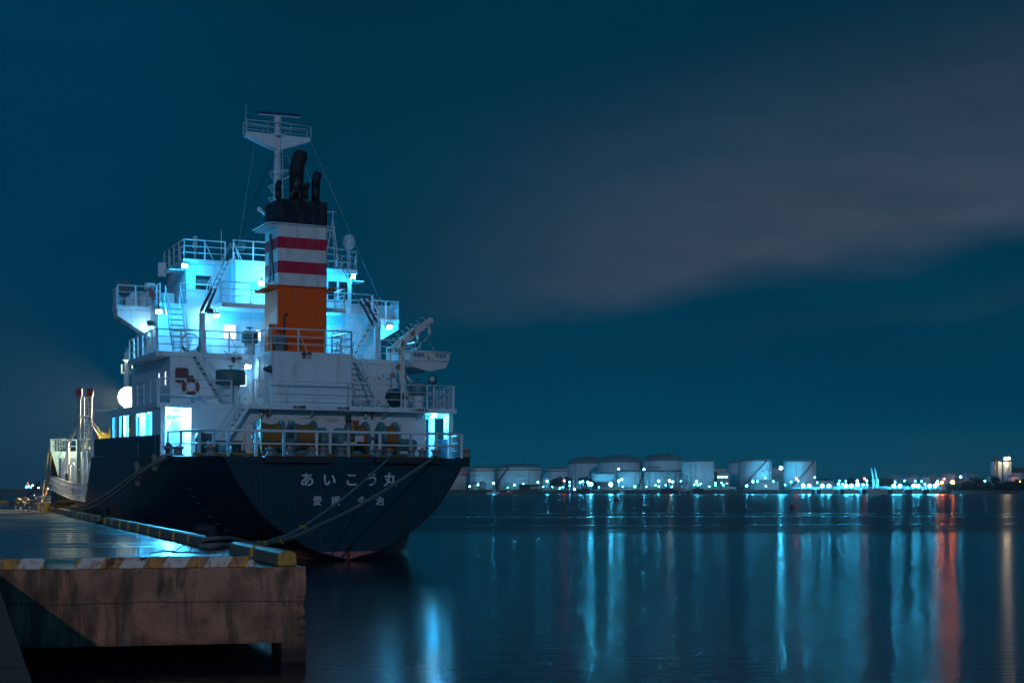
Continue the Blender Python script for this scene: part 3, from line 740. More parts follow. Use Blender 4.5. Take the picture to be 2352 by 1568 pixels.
# ---- rails on the other decks
Z10, Z13, Z7 = 10.25, 13.0, 7.62
rail([(-6.9, 16.3, Z10), (-6.9, 8.86, Z10), (-2.15, 8.86, Z10), (-2.08, 5.66, Z10), (1.97, 5.66, Z10), (2.0, 8.86, Z10), (2.5, 8.86, Z10)], 1.08, 3, 1.35, .032, brace=2)
rail([(4.4, 8.86, Z10), (6.85, 8.86, Z10), (6.85, 14, Z10)], 1.05, 3, 1.4, .03)
rail([(-5.0, 12.55, Z13), (-3.35, 12.55, Z13), (-3.35, 10.65, Z13), (-.2, 10.65, Z13), (3.25, 10.65, Z13), (3.3, 12.5, Z13), (5.5, 12.55, Z13)], 1.05, 3, 1.5, .03, brace=1)
rail([(-7.78, 14.95, Z13), (-7.78, 14.76, Z13), (-5.95, 14.76, Z13), (-5.9, 13.2, Z13)], 1.05, 3, 1.0, .035)
rail([(5.6, 13.0, Z13), (6.3, 14.76, Z13), (7.78, 14.76, Z13), (7.78, 15.9, Z13)], 1.02, 3, .8, .035, brace=1)
rail([(-7.4, 5.66, Z7), (-4.0, 5.66, Z7)], 1.12, 3, 1.7, .034, brace=2)
rail([(-3.2, 4.7, Z7), (1.5, 4.68, Z7), (7.0, 4.7, Z7)], 1.14, 3, 1.35, .03)
rail([(7.05, 4.7, Z7), (7.25, 6, Z7), (7.35, 12, Z7)], 1.1, 3, .5, .04, brace=1)
rail([(-7.42, 6, Z7), (-7.42, 11, Z7)], 1.08, 3, 1.5, .03)
rail([(-7.35, 28.3, 2.35), (-7.35, 34, 2.34), (-7.35, 40, 2.53), (-7.3, 46, 2.72)], 1.0, 3, .85, .04, mat='white steel')
rail([(-6.8, 49.2, 5.4), (-3.2, 49.2, 5.4), (2, 49.2, 5.4), (6.8, 49.2, 5.4)], .95, 2, 1.7, .05)
rail([(-6.85, 49.4, 5.4), (-6, 54, 5.5), (-4.5, 59.5, 5.75)], .95, 2, 1.4, .05)

# ---- inclined ladders
def ladder(p0, p1, wv_, treads, hand=.9, mat='white steel', ext=0.0):
    p0, p1, wv_ = Vector(p0), Vector(p1), Vector(wv_)
    mb = MB()
    for s in (-1, 1): mb.beam(p0 + wv_ * s, p1 + wv_ * s, .05, .16)
    o = mb.build('ladder', mat, ship)
    mb = MB(); run = (p1 - p0); run.z = 0; run = run.normalized() if run.length > .01 else Vector((0, 1, 0))
    for k in range(1, treads + 1):
        c = p0.lerp(p1, k / (treads + 1)); mb.beam(c - wv_, c + wv_, .20, .03)
    mb.build('treads', 'deck green', o)
    up = Vector((0, 0, hand))
    for s in (-1, 1):
        mb = MB().tube([p0 + wv_ * s + up * .2, p0.lerp(p1, .06) + wv_ * s + up, p1 + wv_ * s + up, p1 + wv_ * s + run * .3], .024, 6)
        for f in (.3, .65): c = p0.lerp(p1, f) + wv_ * s; mb.tube([c, c + up], .018, 5)
        mb.build('handrail', mat, o)
    return o
a_, b_ = pp(757, 1045, a=4.9), pp(975, 935, a=4.9)
ladder((-6.2 + 1.2, 5.0, 5.12), (-3.35, 5.0, 7.62), (0, .32, 0), 9)              # poop to boat deck, port
ladder((-3.75, 7.9, 7.62), (-5.35, 7.9, 10.2), (0, .32, 0), 9, mat='white paint')      # boat deck to upper deck, port
ladder((2.85, 5.35, 7.64), (2.55, 8.3, 10.2), (.45, 0, 0), 8)        # starboard, aft face
ladder((-5.45, 10.0, 10.27), (-5.45, 12.2, 12.95), (.38, 0, 0), 8)      # upper to bridge deck, port
q0, q1 = pp(806, 800, a=11.6), pp(864, 738, a=11.6)
ladder((q0.x, 11.6, 10.27), (q1.x, 11.6, 12.9), (0, .32, 0), 8)
q0, q1 = pp(474, 712, a=12.0), pp(530, 612, a=12.0)
ladder((q0.x, 12.1, 13.02), (q1.x, 12.1, 15.4), (0, .32, 0), 8)

# ---- doors, windows, signs
def rrect(cx, cz, wd, ht, r, n=4):
    out = []
    for sx_, sz_, a0 in ((1, 1, 0), (-1, 1, 90), (-1, -1, 180), (1, -1, 270)):
        for i in range(n + 1):
            a = R(a0 + 90 * i / n); out.append((cx + sx_ * (wd / 2 - r) + r * math.cos(a), cz + sz_ * (ht / 2 - r) + r * math.sin(a)))
    return out
def door(x, y, z0, wd=.85, ht=1.75, win=None, wheel=True):
    zc = z0 + ht / 2
    fr = MB().extr([(px, y - .035, pz) for px, pz in rrect(x, zc, wd + .16, ht + .16, .22)], (0, .05, 0)).build('door', 'white paint', ship)
    MB().extr([(px, y - .07, pz) for px, pz in rrect(x, zc, wd, ht, .16)], (0, .05, 0)).build('door_leaf', 'white steel', fr)
    mb = MB()
    for sx_, sz_ in ((-1, .35), (1, .35), (-1, -.35), (1, -.35), (0, .43)):
        c = Vector((x + sx_ * wd * .38, y - .09, zc + sz_ * ht)); mb.tube([c, c + Vector((-sx_ * .18 + .02, -.02, -.14))], .018, 5)
    mb.build('dog_handle', 'dark steel', fr)
    if win:
        w_, h_, dz_, mt_ = win
        MB().box(x - w_ / 2, x + w_ / 2, y - .095, y - .06, zc + dz_ - h_ / 2, zc + dz_ + h_ / 2).build('pane', mt_, fr)
    return fr
for u in (588, 659, 905): door(pp(u, 1000, a=5.6).x, 5.6, 5.28)
door(pp(550, 870, a=8.85).x, 8.85, 7.85, win=(.55, .75, .3, 'window lit'))
door(pp(524, 770, a=12.6).x, 12.6, 10.4, .8, 1.75, win=(.62, .75, .38, 'window lit'))
door(pp(829, 885, a=8.85).x, 8.85, 7.85); door(pp(880, 890, a=8.85).x - .1, 8.85, 7.85)
door(pp(770, 775, a=12.6).x, 12.6, 10.4, .8, 1.8)
def window(x0, x1, y, z0, z1, glass, name='window', face=-1):
    o = MB().box(x0 - .06, x1 + .06, y - .03, y + .04, z0 - .06, z0).box(x0 - .06, x1 + .06, y - .03, y + .04, z1, z1 + .06).box(x0 - .06, x0, y - .03, y + .04, z0, z1).box(x1, x1 + .06, y - .03, y + .04, z0, z1).build(name, 'white steel', ship)
    MB().box(x0, x1, y - .012, y + .02, z0, z1).build('pane', glass, o); return o
p = pp(592, 770, a=12.6); window(p.x - .14, p.x + .16, 12.6, 11.3, 11.85, 'window lit')
p0, p1 = pp(446, 666, a=13.3), pp(482, 636, a=13.3)
o = window(p0.x, p1.x, 13.3, p0.z, p1.z, 'window glass')
MB().box(p0.x + .05, p1.x - .05, 13.279, 13.285, p0.z + (p1.z - p0.z) * .35, p1.z - .2).build('curtain', 'curtain', o)
for i in range(3): window(2.55 + i * .62, 3.05 + i * .62, 13.3, 13.75, 14.75, 'window glass')
for y in (9.6, 11.2): 
    o = MB().box(-6.29, -6.24, y, y + .28, 8.6, 9.35).build('window', 'white steel', ship); MB().box(-6.305, -6.292, y + .05, y + .23, 8.66, 9.3).build('pane', 'window lit', o)
p = pp(415, 862, a=8.85); MB().extr([(px, 8.70, pz) for px, pz in rrect(p.x, p.z, .62, .72, .12)], (0, .16, 0)).build('hose_cabinet', 'red oxide', ship)
p = pp(436, 869, a=8.85); MB().box(p.x - .14, p.x + .14, 8.82, 8.86, p.z - .14, p.z + .14).build('exit_sign', 'green sign', ship)
p = pp(574, 968, a=5.6)
o = MB().box(p.x - .14, p.x + .14, 5.565, 5.58, p.z - .15, p.z + .13).build('warning_sign', 'letter red', ship)
MB().box(p.x - .115, p.x + .115, 5.555, 5.564, p.z - .125, p.z + .105).build('plate', 'white paint', o); MB().beam((p.x - .1, 5.55, p.z + .09), (p.x + .1, 5.55, p.z - .11), .005, .02).build('slash', 'letter red', o)
for du, s_ in ((568, '立入禁止'), (577, '火気注意')):
    for i, ch in enumerate(s_): 
        c = pp(du, 984 + i * 8, a=5.6); text_on(ch, .15, lambda x, y: (c.x + x, 5.59, c.z + y), 'sign_letter', 'letter black', t1, .006)
p = pp(937, 962 + 48, a=5.6); MB().box(p.x - .13, p.x + .17, 5.57, 5.59, 5.75, 6.7).build('notice_board', 'white steel', ship)
deck_t = bpy.data.objects['boat_deck']
for s_, u0, u1, v in (('安全確認', 675, 697, 931.5), ('安全作業', 776, 797, 934.2), ('一人作業禁止', 938, 976, 940.5)):
    n = len(s_)
    for i, ch in enumerate(s_):
        c = pp(u0 + (u1 - u0) * i / (n - 1), v, a=4.6); text_on(ch, .17, lambda x, y: (c.x + x, 4.59, 7.505 + y), 'fascia_letter', 'letter black', deck_t, .006)
for i, s_ in enumerate(('ブレーキテスト', 'ブレーキ力')):
    c = pp(761, 963 + i * 5, a=5.6); text_on(s_, .10, lambda x, y: (c.x + x, 5.59, c.z + y), 'wall_letter', 'letter black', t1, .002)
# caged bulkhead bulbs (unlit)
for u, v, a, mt_ in ((694, 815, 5.6, 'red paint'), (706, 815, 5.6, 'grp white'), (533, 826, 8.8, 'red paint'), (547, 826, 8.8, 'grp white'), (597, 948, 5.3, 'grp white'), (611, 948, 5.3, 'red paint'), (836, 951, 5.3, 'grp white'), (851, 951, 5.3, 'red paint')):
    p = pp(u, v, a=a); o = MB().lathe([(.09, .10), (.12, .06), (.12, 0)], (p.x, a - .12, p.z), 10).box(p.x - .04, p.x + .04, a - .15, a + .02, p.z + .04, p.z + .12).build('cage_lamp', 'dark steel', ship)
    MB().ball((p.x, a - .12, p.z - .08), .085, 8, 6, 1.3).build('bulb', mt_, o)

# ---- mushroom ventilators
def vent(x, y, z0, r, hh, hs, mat='vent green', stem='white paint', wheel=True):
    o = MB().lathe([(r * .62, 0), (r * .62, hs + .02)], (x, y, z0), 18).build('ventilator', stem, ship)
    h = MB().lathe([(r * .95, hs), (r, hs + .03), (r, hs + hh * .9), (r * .9, hs + hh), (.02, hs + hh + .03)], (x, y, z0), 20).build('vent_head', mat, o)
    if wheel: MB().torus((x, y, z0 + hs + hh + .2), .16, .02, 'z', 14, 5).tube([(x, y, z0 + hs + hh), (x, y, z0 + hs + hh + .2)], .03, 6).tube([(x - .16, y, z0 + hs + hh + .2), (x + .16, y, z0 + hs + hh + .2)], .015, 5).tube([(x, y - .16, z0 + hs + hh + .2), (x, y + .16, z0 + hs + hh + .2)], .015, 5).build('hand_wheel', 'dark steel', h)
vent(-3.66, 7.2, 7.62, .72, .72, 1.0)
vent(pp(571, 780, a=9.8).x, 9.8, 10.25, .42, .58, .65, 'winch green')
vent(pp(641, 780, a=6.6).x, 6.6, 10.25, .34, .42, .40, 'bitt grey', 'bitt grey')
vent(pp(957, 900, a=6.6).x, 6.6, 7.62, .46, .62, .75, 'winch green')
vent(pp(342, 690, a=15.4).x, 15.4, 13.0, .3, .35, .95, 'white paint', wheel=False); vent(pp(832, 715, a=15.4).x, 15.4, 13.0, .28, .3, .85, 'white paint', wheel=False)
# repeaters / discs on the bridge wings
for sg, u in ((-1, 284), (1, 852)):
    p = pp(u, 683, a=15.7); MB().lathe([(.42, 0), (.42, .05), (.02, .07)], (p.x, 15.75, 14.0), 20, 'y').box(p.x - .05, p.x + .05, 15.73, 15.83, 13, 13.7).build('mirror_disc', 'dark steel', ship)

# ---- pipes and small fittings on casing and bulkhead
MB().tube([(-2.18, 6.4, 7.65), (-2.18, 6.4, 10.0), (-2.1, 6.5, 10.1)], .045, 8).tube([(-2.17, 7.4, 8.0), (-2.17, 7.4, 9.9), (-2.3, 7.2, 10.0)], .06, 8).tube([(-2.17, 7.9, 7.7), (-2.17, 7.9, 9.6)], .03, 8).build('pipe', 'white steel', ship)
mb = MB()
for x in (-1.78, -1.66, 1.88): mb.box(x, x + .06, 5.57, 5.625, 7.64, 10.2)
mb.box(-2.0, 1.9, 5.55, 5.625, 8.62, 8.68).build('stiffener', 'white paint', ship)
MB().tube([(-3.4, 5.54, 5.2), (-3.4, 5.54, 7.3)], .06, 8).tube([(-2.6, 5.54, 5.2), (-2.6, 5.54, 7.3)], .05, 8).tube([(-.6, 5.5, 7.05), (.2, 5.5, 7.05), (.25, 5.5, 6.1)], .03, 6).build('pipe', 'white steel', ship)
mb = MB()
for x in (-2.3, -.2, 1.6, 3.5, 5.4): mb.extr([(x, 4.65, 7.39), (x, 5.6, 7.39), (x, 5.6, 6.98)], (.03, 0, 0))
mb.build('deck_knee', 'white paint', ship)
p = pp(608, 850, a=5.9)
o = MB().tube([(-2.45, 5.2, 7.62), (-2.45, 5.2, p.z - .1)], .04, 8).build('lamp_post', 'white steel', ship)
MB().lathe([(.08, -.22), (.14, -.05), (.2, .12), (.19, .15)], (-2.35, 5.2, p.z), 14, 'x').build('search_light', 'dark steel', o)
p = pp(990, 872, a=4.8)
o = MB().tube([(p.x + .12, 4.85, 7.62), (p.x + .12, 4.85, p.z - .1)], .05, 8).build('lamp_post', 'white steel', ship)
sl = MB().lathe([(.08, .25), (.22, .05), (.24, -.10), (.02, -.10)], (p.x, 4.85, p.z), 18, 'y').build('search_light', 'dark steel', o)
MB().lathe([(.2, -.115), (.02, -.14)], (p.x, 4.85, p.z), 18, 'y').build('lens', 'grp white', sl)

# ---- poop mooring winches
def winch(drums, gear_x, gear_y=2.9, motor=None, arm=None):
    x0, x1 = min(d_[0] for d_ in drums) - .3, max(d_[1] for d_ in drums) + .3
    o = MB().tube([(x0, 2.9, 6.05), (x1, 2.9, 6.05)], .09, 10).box(x0, x1, 2.6, 3.2, 5.1, 5.22).build('mooring_winch', 'winch green', ship)
    for a, b2 in drums:
        R_ = .80
        for x in (a, b2):
            MB().lathe([(R_ * .3, -.06), (R_, -.045), (R_, .045), (R_ * .3, .06)], (x, 2.9, 6.05), 32, 'x').build('flange', 'winch green', o)
        n = 40; prof = []
        for i in range(n + 1):
            f = i / n; prof.append((.60 + .03 * math.sin(f * 9) + (.012 if i % 2 else -.012), a + .05 + (b2 - a - .1) * f))
        MB().lathe(prof, (0, 2.9, 6.05), 28, 'x').build('rope_coil', 'rope gold', o)
    for gx in gear_x:
        MB().lathe([(.02, -.18), (.55, -.17), (.58, -.1), (.58, .1), (.55, .17), (.02, .18)], (gx, 2.9, 5.95), 20, 'x').box(gx - .2, gx + .2, 2.5, 3.4, 5.12, 5.8).build('gear_case', 'winch green', o)
    if motor: MB().lathe([(.02, -.45), (.28, -.44), (.3, -.35), (.3, .35), (.28, .44), (.02, .45)], (motor, 2.6, 5.75), 16, 'x').build('motor', 'winch green', o)
    for gx in (arm or []):
        MB().tube([(gx, 2.45, 5.6), (gx, 2.3, 6.7)], .025, 6).torus((gx, 2.35, 6.35), .16, .02, 'y', 14, 5).build('brake_wheel', 'dark steel', o)
    MB().beam((x0 + .25, 2.15, 5.2), (x0 + .22, 2.2, 6.85), .05, .12).build('brake_lever', 'yellow paint', o)
    return o
w1 = winch([(-3.42, -2.35), (-1.85, -.82)], (-.38,), motor=-2.1, arm=(-2.12, -1.98))
w2 = winch([(.95, 1.75), (2.55, 3.25)], (.45,), motor=3.75, arm=(2.15,))
MB().box(.95, 1.5, 3.0, 3.2, 6.6, 6.9).build('hose_cabinet', 'red paint', ship, bevel=.03)
# stern lantern post with box
p = pp(799, 955, a=.45); pb = p.x
o = MB().tube([(pb, .5, 5.2), (pb, .5, 5.95)], .11, 10).box(pb - .25, pb + .35, .35, .65, 5.76, 5.84).tube([(pb, .5, 5.84), (pb, .5, 6.72)], .065, 8).build('stern_lantern_post', 'rusty white steel', ship)
MB().lathe([(.13, 6.72), (.15, 6.75), (.15, 6.85), (.13, 6.87), (.13, 7.02), (.15, 7.05), (.1, 7.13)], (pb, .5, 0), 12).build('lantern', 'window glass', o)
MB().lathe([(.16, 5.86), (.17, 5.9), (.17, 6.22), (.1, 6.26)], (pb + .08, .36, 0), 12).build('lantern', 'dark steel', o)
MB().box(pb + .3, pb + .72, .45, .5, 5.85, 6.25).build('plate', 'rusty white steel', o)
# port poop deck items
p = pp(480, 1010, a=4.9); MB().box(p.x - .25, p.x + .25, 4.9, 5.15, 5.75, 6.2).box(p.x - .22, p.x - .17, 4.95, 5.0, 5.1, 5.75).box(p.x + .17, p.x + .22, 4.95, 5.0, 5.1, 5.75).build('equipment_box', 'dark steel', ship)
p = pp(458, 1010, a=4.5); MB().lathe([(.28, 5.1), (.28, 6.0), (.2, 6.2), (.02, 6.25)], (p.x, 4.3, 0), 14).build('covered_reel', 'dark steel', ship)
p = pp(525, 1020, a=3.5); MB().lathe([(.26, 5.1), (.26, 5.85)], (p.x - .75, 3.5, 0), 14).lathe([(.26, 5.1), (.26, 5.85)], (p.x + .3, 3.5, 0), 14).box(p.x - 1.0, p.x + .6, 3.3, 3.7, 5.75, 5.86).build('mooring_bitts', 'dark steel', ship)
p = pp(382, 1030, a=5.2); MB().lathe([(.16, 5.1), (.16, 5.4), (.22, 5.42), (.22, 5.6), (.16, 5.62), (.16, 5.75)], (p.x + .1, 5.2, 0), 12).build('air_vent', 'dark steel', ship)
MB().tube([(-6.6, 2.0, 5.22), (-3.5, 1.9, 5.22), (0, 1.9, 5.22), (3.6, 1.9, 5.22)], .07, 8).build('deck_rope', 'rope gold', ship)

# ---- davits (starboard), fixed
def davit(pts, a, base):
    P = [pp(u, v, a=a) for u, v in pts]
    mb = MB()
    for p_, q_ in zip(P, P[1:]): mb.beam(p_ - (q_ - p_) * .03, q_ + (q_ - p_) * .03, .17, .30, (0, 1, 0)) if False else mb.beam(p_, q_, .30, .17, (0, 1, 0))
    o = mb.build('davit_arm', 'rusty white steel', ship, bevel=.01)
    fx = base
    MB().beam((fx + .55, a, 7.62), (fx + .2, a, 9.9), .16, .2, (0, 1, 0)).beam((fx, a, 9.9), (fx + 1.15, a, 8.75), .12, .14, (0, 1, 0)).beam((fx - .1, a, 7.62), (fx - .15, a, 10.0), .12, .18, (0, 1, 0)).beam((fx + 1.3, a, 7.62), (fx + .3, a, 8.6), .1, .12, (0, 1, 0)).build('davit_stand', 'rusty white steel', o)
    mb = MB()
    for k in range(6):
        i = min(len(P) - 2, 3 + k // 3); c = P[-3].lerp(P[-1], k / 5.5); mb.tube([c + Vector((-.1, 0, .12)), c + Vector((-.28, 0, .28)), c + Vector((-.38, 0, .25))], .02, 5)
    mb.build('hook', 'white steel', o)
    MB().lathe([(.02, -.12), (.17, -.12), (.17, .12), (.02, .12)], P[-1], 14, 'y').build('sheave', 'rusty white steel', o)
    return P[-1]
tipA = davit([(924, 912), (919, 838), (917, 806), (923, 788), (950, 764), (984, 738)], 7.0, pp(905, 850, a=7.0).x)
tipB = davit([(898, 905), (895, 838), (894, 814), (902, 798), (925, 778), (957, 752)], 10.4, pp(884, 850, a=10.4).x)
MB().lathe([(.02, -.35), (.24, -.34), (.24, .34), (.02, .35)], (pp(905, 900, a=8).x, 8.4, 8.5), 14, 'y').build('davit_winch', 'dark steel', ship)
# rescue boat, hanging
bc = pp(985, 808, a=7.6); bx = bc.x + .05; bz = bc.z
boat = empty('rescue_boat', S2W((bx, 9.6, bz)), (TRIM, 0, TH), 'white open rescue boat hanging from rusty davits on the starboard side', 'boat')
sec = [(-2.0, 1.0, .0), (-1.2, 1.12, 0), (0, 1.18, 0), (1.0, 1.0, .02), (1.8, .6, .08), (2.3, .06, .18)]
mb = MB(); rowsb = []
for y, f, rise in sec:
    b_ = 1.13 * f; rowsb.append([(-b_ * 1.0, y, 0 + rise), (-b_ * .97, y, -.42 + rise), (-b_ * .80, y, -.80 + rise * .8), (0, y, -1.02 + rise), (b_ * .80, y, -.80 + rise * .8), (b_ * .97, y, -.42 + rise), (b_ * 1.0, y, rise)])
vs = [p for r_ in rowsb for p in r_]; fs = []
for i in range(len(sec) - 1):
    for j in range(6): fs.append((i * 7 + j, i * 7 + j + 1, i * 7 + 8 + j, i * 7 + 7 + j))
fs.append(tuple(range(7))); fs.append((0, 6, 13, 7)); fs += [(i * 7, i * 7 + 6, i * 7 + 13, i * 7 + 7) for i in range(1, len(sec) - 1)]
mb.add(vs, fs); bh = mb.build('hull', 'grp white', boat)
g = [Vector(r_[0]) for r_ in rowsb]; g2 = [Vector(r_[6]) for r_ in rowsb]
MB().tube(g, .06, 6).tube(g2, .06, 6).tube([g[0], g2[0]], .06, 6).tube([Vector((-1.1, -2.02, -.45)), Vector((1.1, -2.02, -.45))], .03, 6).build('gunwale', 'grp white', boat)
MB().box(-.16, .16, -2.06, -1.99, -.36, -.04).build('rudder_plate', 'rusty white steel', boat)
for s_, x in (('愛媛県', -.62), ('今治市', .62)): text_on(s_, .22, lambda X, Y_: (x + X, -2.035, -.20 + Y_), 'boat_letter', 'letter blue', bh, .008)
mb = MB()
for tip, yy_ in ((tipA, -1.3), (tipB, 1.0)):
    W_ = S2W(tip + Vector((.08, 0, -.15))); inv_ = (Matrix.Translation(boat.location) @ boat.rotation_euler.to_matrix().to_4x4()).inverted()
    l = inv_ @ W_
    mb.tube([l, l + Vector((0, 0, -.35)), l + Vector((0, 0, -.55)), (l.x * .5, (l.y + yy_) / 2, max(.75, l.z * .35))], [.05, .09, .04, .04], 7)
    for s in (-.6, .6): mb.tube([(l.x * .5, (l.y + yy_) / 2, max(.75, l.z * .35)), (s, yy_, .03)], .035, 6)
mb.build('sling', 'rusty white steel', boat)
inv_ = (Matrix.Translation(boat.location) @ boat.rotation_euler.to_matrix().to_4x4()).inverted()

# ---- objects lying or hanging on the ship
def local_thing(o, label, cat, group=None, rot=(TRIM, 0, TH)):
    return tag(o, label, cat, group)
def ring(p, label, r=.34, tilt=0.0):
    root = empty('life_ring', S2W(p), (TRIM, 0, TH + tilt), label, 'life ring', 'life rings on the railings')
    MB().torus((0, 0, 0), r * .8, r * .26, 'y', 28, 10).build('ring_body', 'red paint', root)
    for k in range(4):
        a = R(45 + 90 * k); c = Vector((r * .8 * math.cos(a), 0, r * .8 * math.sin(a))); t = Vector((-math.sin(a), 0, math.cos(a)))
        MB().lathe([(r * .28, -.045), (r * .28, .045)], (0, 0, 0), 10, 'x').build('white_band', 'grp white', root).matrix_local = Matrix.Translation(c) @ Matrix.Rotation(math.pi / 2 - a, 4, 'Y')
    return root
ring(pp(438, 888, a=5.5), 'red and white life ring on the boat deck railing, left of the big ventilator', .40)
ring(Vector((-5.95, 14.6, 13.72)), 'life ring seen nearly edge on at the left bridge wing', .38, R(62))
ring(Vector((6.0, 14.3, 13.6)), 'life ring hung on the right bridge wing railing', .34, R(-55))
p = Vector((-5.75, 14.2, 13.6)); o = MB().box(-.12, .12, -.12, .12, -.45, .45).build('float_pack', 'red paint', bevel=.05, loc=S2W(p)); o.rotation_euler = (0, 0, TH); tag(o, 'upright red box beside the edge-on life ring on the left bridge wing', 'float pack')
p = Vector((6.75, 15.4, 13.62)); o = MB().box(-.1, .1, -.1, .1, -.4, .4).build('float_pack', 'red paint', bevel=.05, loc=S2W(p)); o.rotation_euler = (0, 0, TH); tag(o, 'red box on the right bridge wing above the wing lamp', 'float pack')
p = pp(910, 918, a=5.2)
o = MB().lathe([(.02, -.42), (.22, -.36), (.46, -.1), (.5, .1), (.38, .32), (.16, .42), (.05, .5)], (0, 0, 0), 11).build('tarpaulin_bundle', 'tarp green', loc=S2W(Vector((p.x, 5.4, 8.1))))
for v in o.data.vertices: v.co += Vector((random.uniform(-.05, .05), random.uniform(-.05, .05), random.uniform(-.04, .04)))
tag(o, 'dark green tarpaulin bundle tied at the foot of the davits', 'bundle')
p = pp(423, 800, a=9.2)
mb = MB()
for k in range(3): mb.torus((0, -.02 * k, -.03 * k), .42 + .03 * k, .022, 'y', 26, 5)
o = mb.build('hose_coil', 'wire', loc=S2W(Vector((pp(436, 790, a=9.0).x, 8.84, 10.75)))); o.rotation_euler = (0, 0, TH); tag(o, 'coil of dark hose hung on the upper deck railing below the steep ladder', 'hose')

# ---- ship lamps that are lit
def lamp(x, y, z, energy, lens=(0, -1, -.6), col=CYAN, mat='lamp cyan', size=.14, soft=.12, spot=None):
    d_ = Vector(lens).normalized(); p = Vector((x, y, z))
    o = MB().beam(p - d_ * .16, p - d_ * .02, size * 2.3, size * 1.7).tube([p - d_ * .12, p - d_ * .2 + Vector((0, .1, .25))], .025, 6).build('floodlight', 'dark steel', ship)
    MB().beam(p - d_ * .018, p, size * 2, size * 1.4).build('lens', mat, o)
    if spot: light('SPOT', p + d_ * .05, energy, col, soft, ship, d_, spot, .6)
    else: light('POINT', p + d_ * .14, energy, col, soft, ship)
PALE = (0.06, 0.52, 1.0); HOT = (.045, .52, 1.0)
def lamp_pos(u, v, a): return pp(u, v, a=a)
lamp(-6.75, 6.6, 7.28, 2600, (0, -.3, -1), PALE); lamp(-6.7, 11.2, 7.28, 900, (0, -.3, -1), PALE); lamp(-6.7, 15.5, 7.28, 600, (0, -.3, -1))
lamp(6.7, 6.5, 7.28, 240, (0, -.3, -1), (.03, .5, 1.0)); lamp(6.7, 11.0, 7.28, 200, (0, -.3, -1))
p = pp(420, 627, a=13.0); lamp(p.x, 12.85, 15.0, 230, (-.1, -1, -.5))
lamp(-.2, 10.75, 14.75, 420, (-.75, 1, -.05), HOT, spot=105); lamp(-.95, 11.75, 14.2, 230, (-.3, -.6, -.5))
p = pp(362, 727, a=12.4); lamp(p.x, 12.3, 12.5, 210, (-.3, -1, -.5)); lamp(-6.3, 13.9, 12.0, 110, (-.5, 1, -.6), HOT, spot=90)
p = pp(474, 738, a=12.2); lamp(p.x, 11.7, 12.55, 170, (.1, .9, -.6), HOT, spot=100); lamp(p.x + .4, 11.9, 12.4, 120, (.1, -.5, -.6))
p = pp(888, 752, a=14.4); lamp(p.x, 14.2, 12.5, 250, (.1, -1, -.5)); lamp(6.0, 13.6, 12.3, 90, (.7, 1, .1), HOT, spot=90)
lamp(2.0, 11.6, 12.35, 240, (.3, -1, -.3)); lamp(2.7, 12.7, 14.9, 130, (.3, -1, -.4))
p = pp(805, 640, a=13.4); lamp(p.x, 13.2, 15.05, 80, (.5, -1, -.5))
lamp(4.9, 9.6, 9.6, 110, (.2, -1, -.4)); lamp(-2.5, 8.4, 9.6, 16, (.1, -1, -.4))

# ---- fore part: forecastle front, vent posts, foremast, pipework
for x in (-6.85, -6.15):
    o = MB().tube([(x, 35, 2.3), (x, 35, 9.25)], .125, 12).build('vent_post', 'grey green paint', ship)
    MB().lathe([(.19, 9.05), (.21, 9.1), (.21, 9.5), (.18, 9.55)], (x, 35, 0), 14).build('cowl', 'red paint', o)
mb = MB()
for s in (-6.55, -6.38): mb.tube([(s, 34.8, 2.4), (s, 34.8, 9.0)], .03, 5)
for k in range(24): mb.tube([(-6.55, 34.8, 2.6 + k * .27), (-6.38, 34.8, 2.6 + k * .27)], .025, 4)
for z_ in (4.2, 6.2, 7.7): mb.box(-6.9, -6.1, 34.85, 35.1, z_, z_ + .1)
mb.build('post_ladder', 'white steel', ship)
for q in ((-9.0 + 2, 44, 3.6), (-4.2, 31, 3.2)): stay(Vector((-6.9 if q[0] < -5 else -6.1, 35, 7.3)), Vector(q), .025, False, 'wire pale')
fm = pp(290, 800, a=46); fx = fm.x
o = MB().tube([(fx, 46, 2.6), (fx, 46, fm.z - .3)], [.28, .2], 12).build('foremast', 'white paint', ship)
MB().lathe([(.32, fm.z - .9), (.32, fm.z - .85), (.06, fm.z - .8), (.06, fm.z)], (fx, 46, 0), 10).box(fx - .4, fx + .4, 45.9, 46.1, fm.z - 1.9, fm.z - 1.75).box(fx - .42, fx - .34, 45.9, 46.1, fm.z - 1.9, fm.z - 1.2).box(fx + .34, fx + .42, 45.9, 46.1, fm.z - 1.9, fm.z - 1.2).build('mast_head', 'white steel', o)
pz = pp(290, 912, a=45.6)
fl = MB().lathe([(.2, .5), (.78, .1), (.80, 0), (.02, 0)], (fx, 45.3, pz.z), 24, 'y').build('floodlight', 'dark steel', o)
MB().lathe([(.76, -.01), (.70, -.12), (.45, -.24), (.02, -.30)], (fx, 45.3, pz.z), 28, 'y').build('lens', 'lamp warm', fl)
aim = Vector((-12.5, -25.0, -7.5))
L = light('SPOT', S2W((fx - .1, 44.7, pz.z)), 52000, (1.0, .80, .46), .35, None, aim, 84, 1.0)
light('SPOT', S2W((fx - .25, 44.3, pz.z - .7)), 2600, (.80, 1.0, .62), .2, None, (-.25, .9, .1), 172, .3)
for x, y, h_ in ((-6.9, 30.2, 2.4), (-6.7, 33.2, 3.2), (-5.9, 38.5, 2.6), (-6.6, 41, 2.2), (-5.2, 43, 3.0)):
    o = MB().tube([(x, y, 2.3), (x, y, 2.3 + h_)], .07, 8).tube([(x, y, 2.3 + h_), (x + .2, y - .1, 2.45 + h_), (x + .3, y - .1, 2.2 + h_)], .07, 8).build('vent_pipe', 'white steel', ship)
    MB().box(x - .1, x + .1, y - .12, y + .1, 2.9, 3.3).build('valve_box', 'red paint', o)
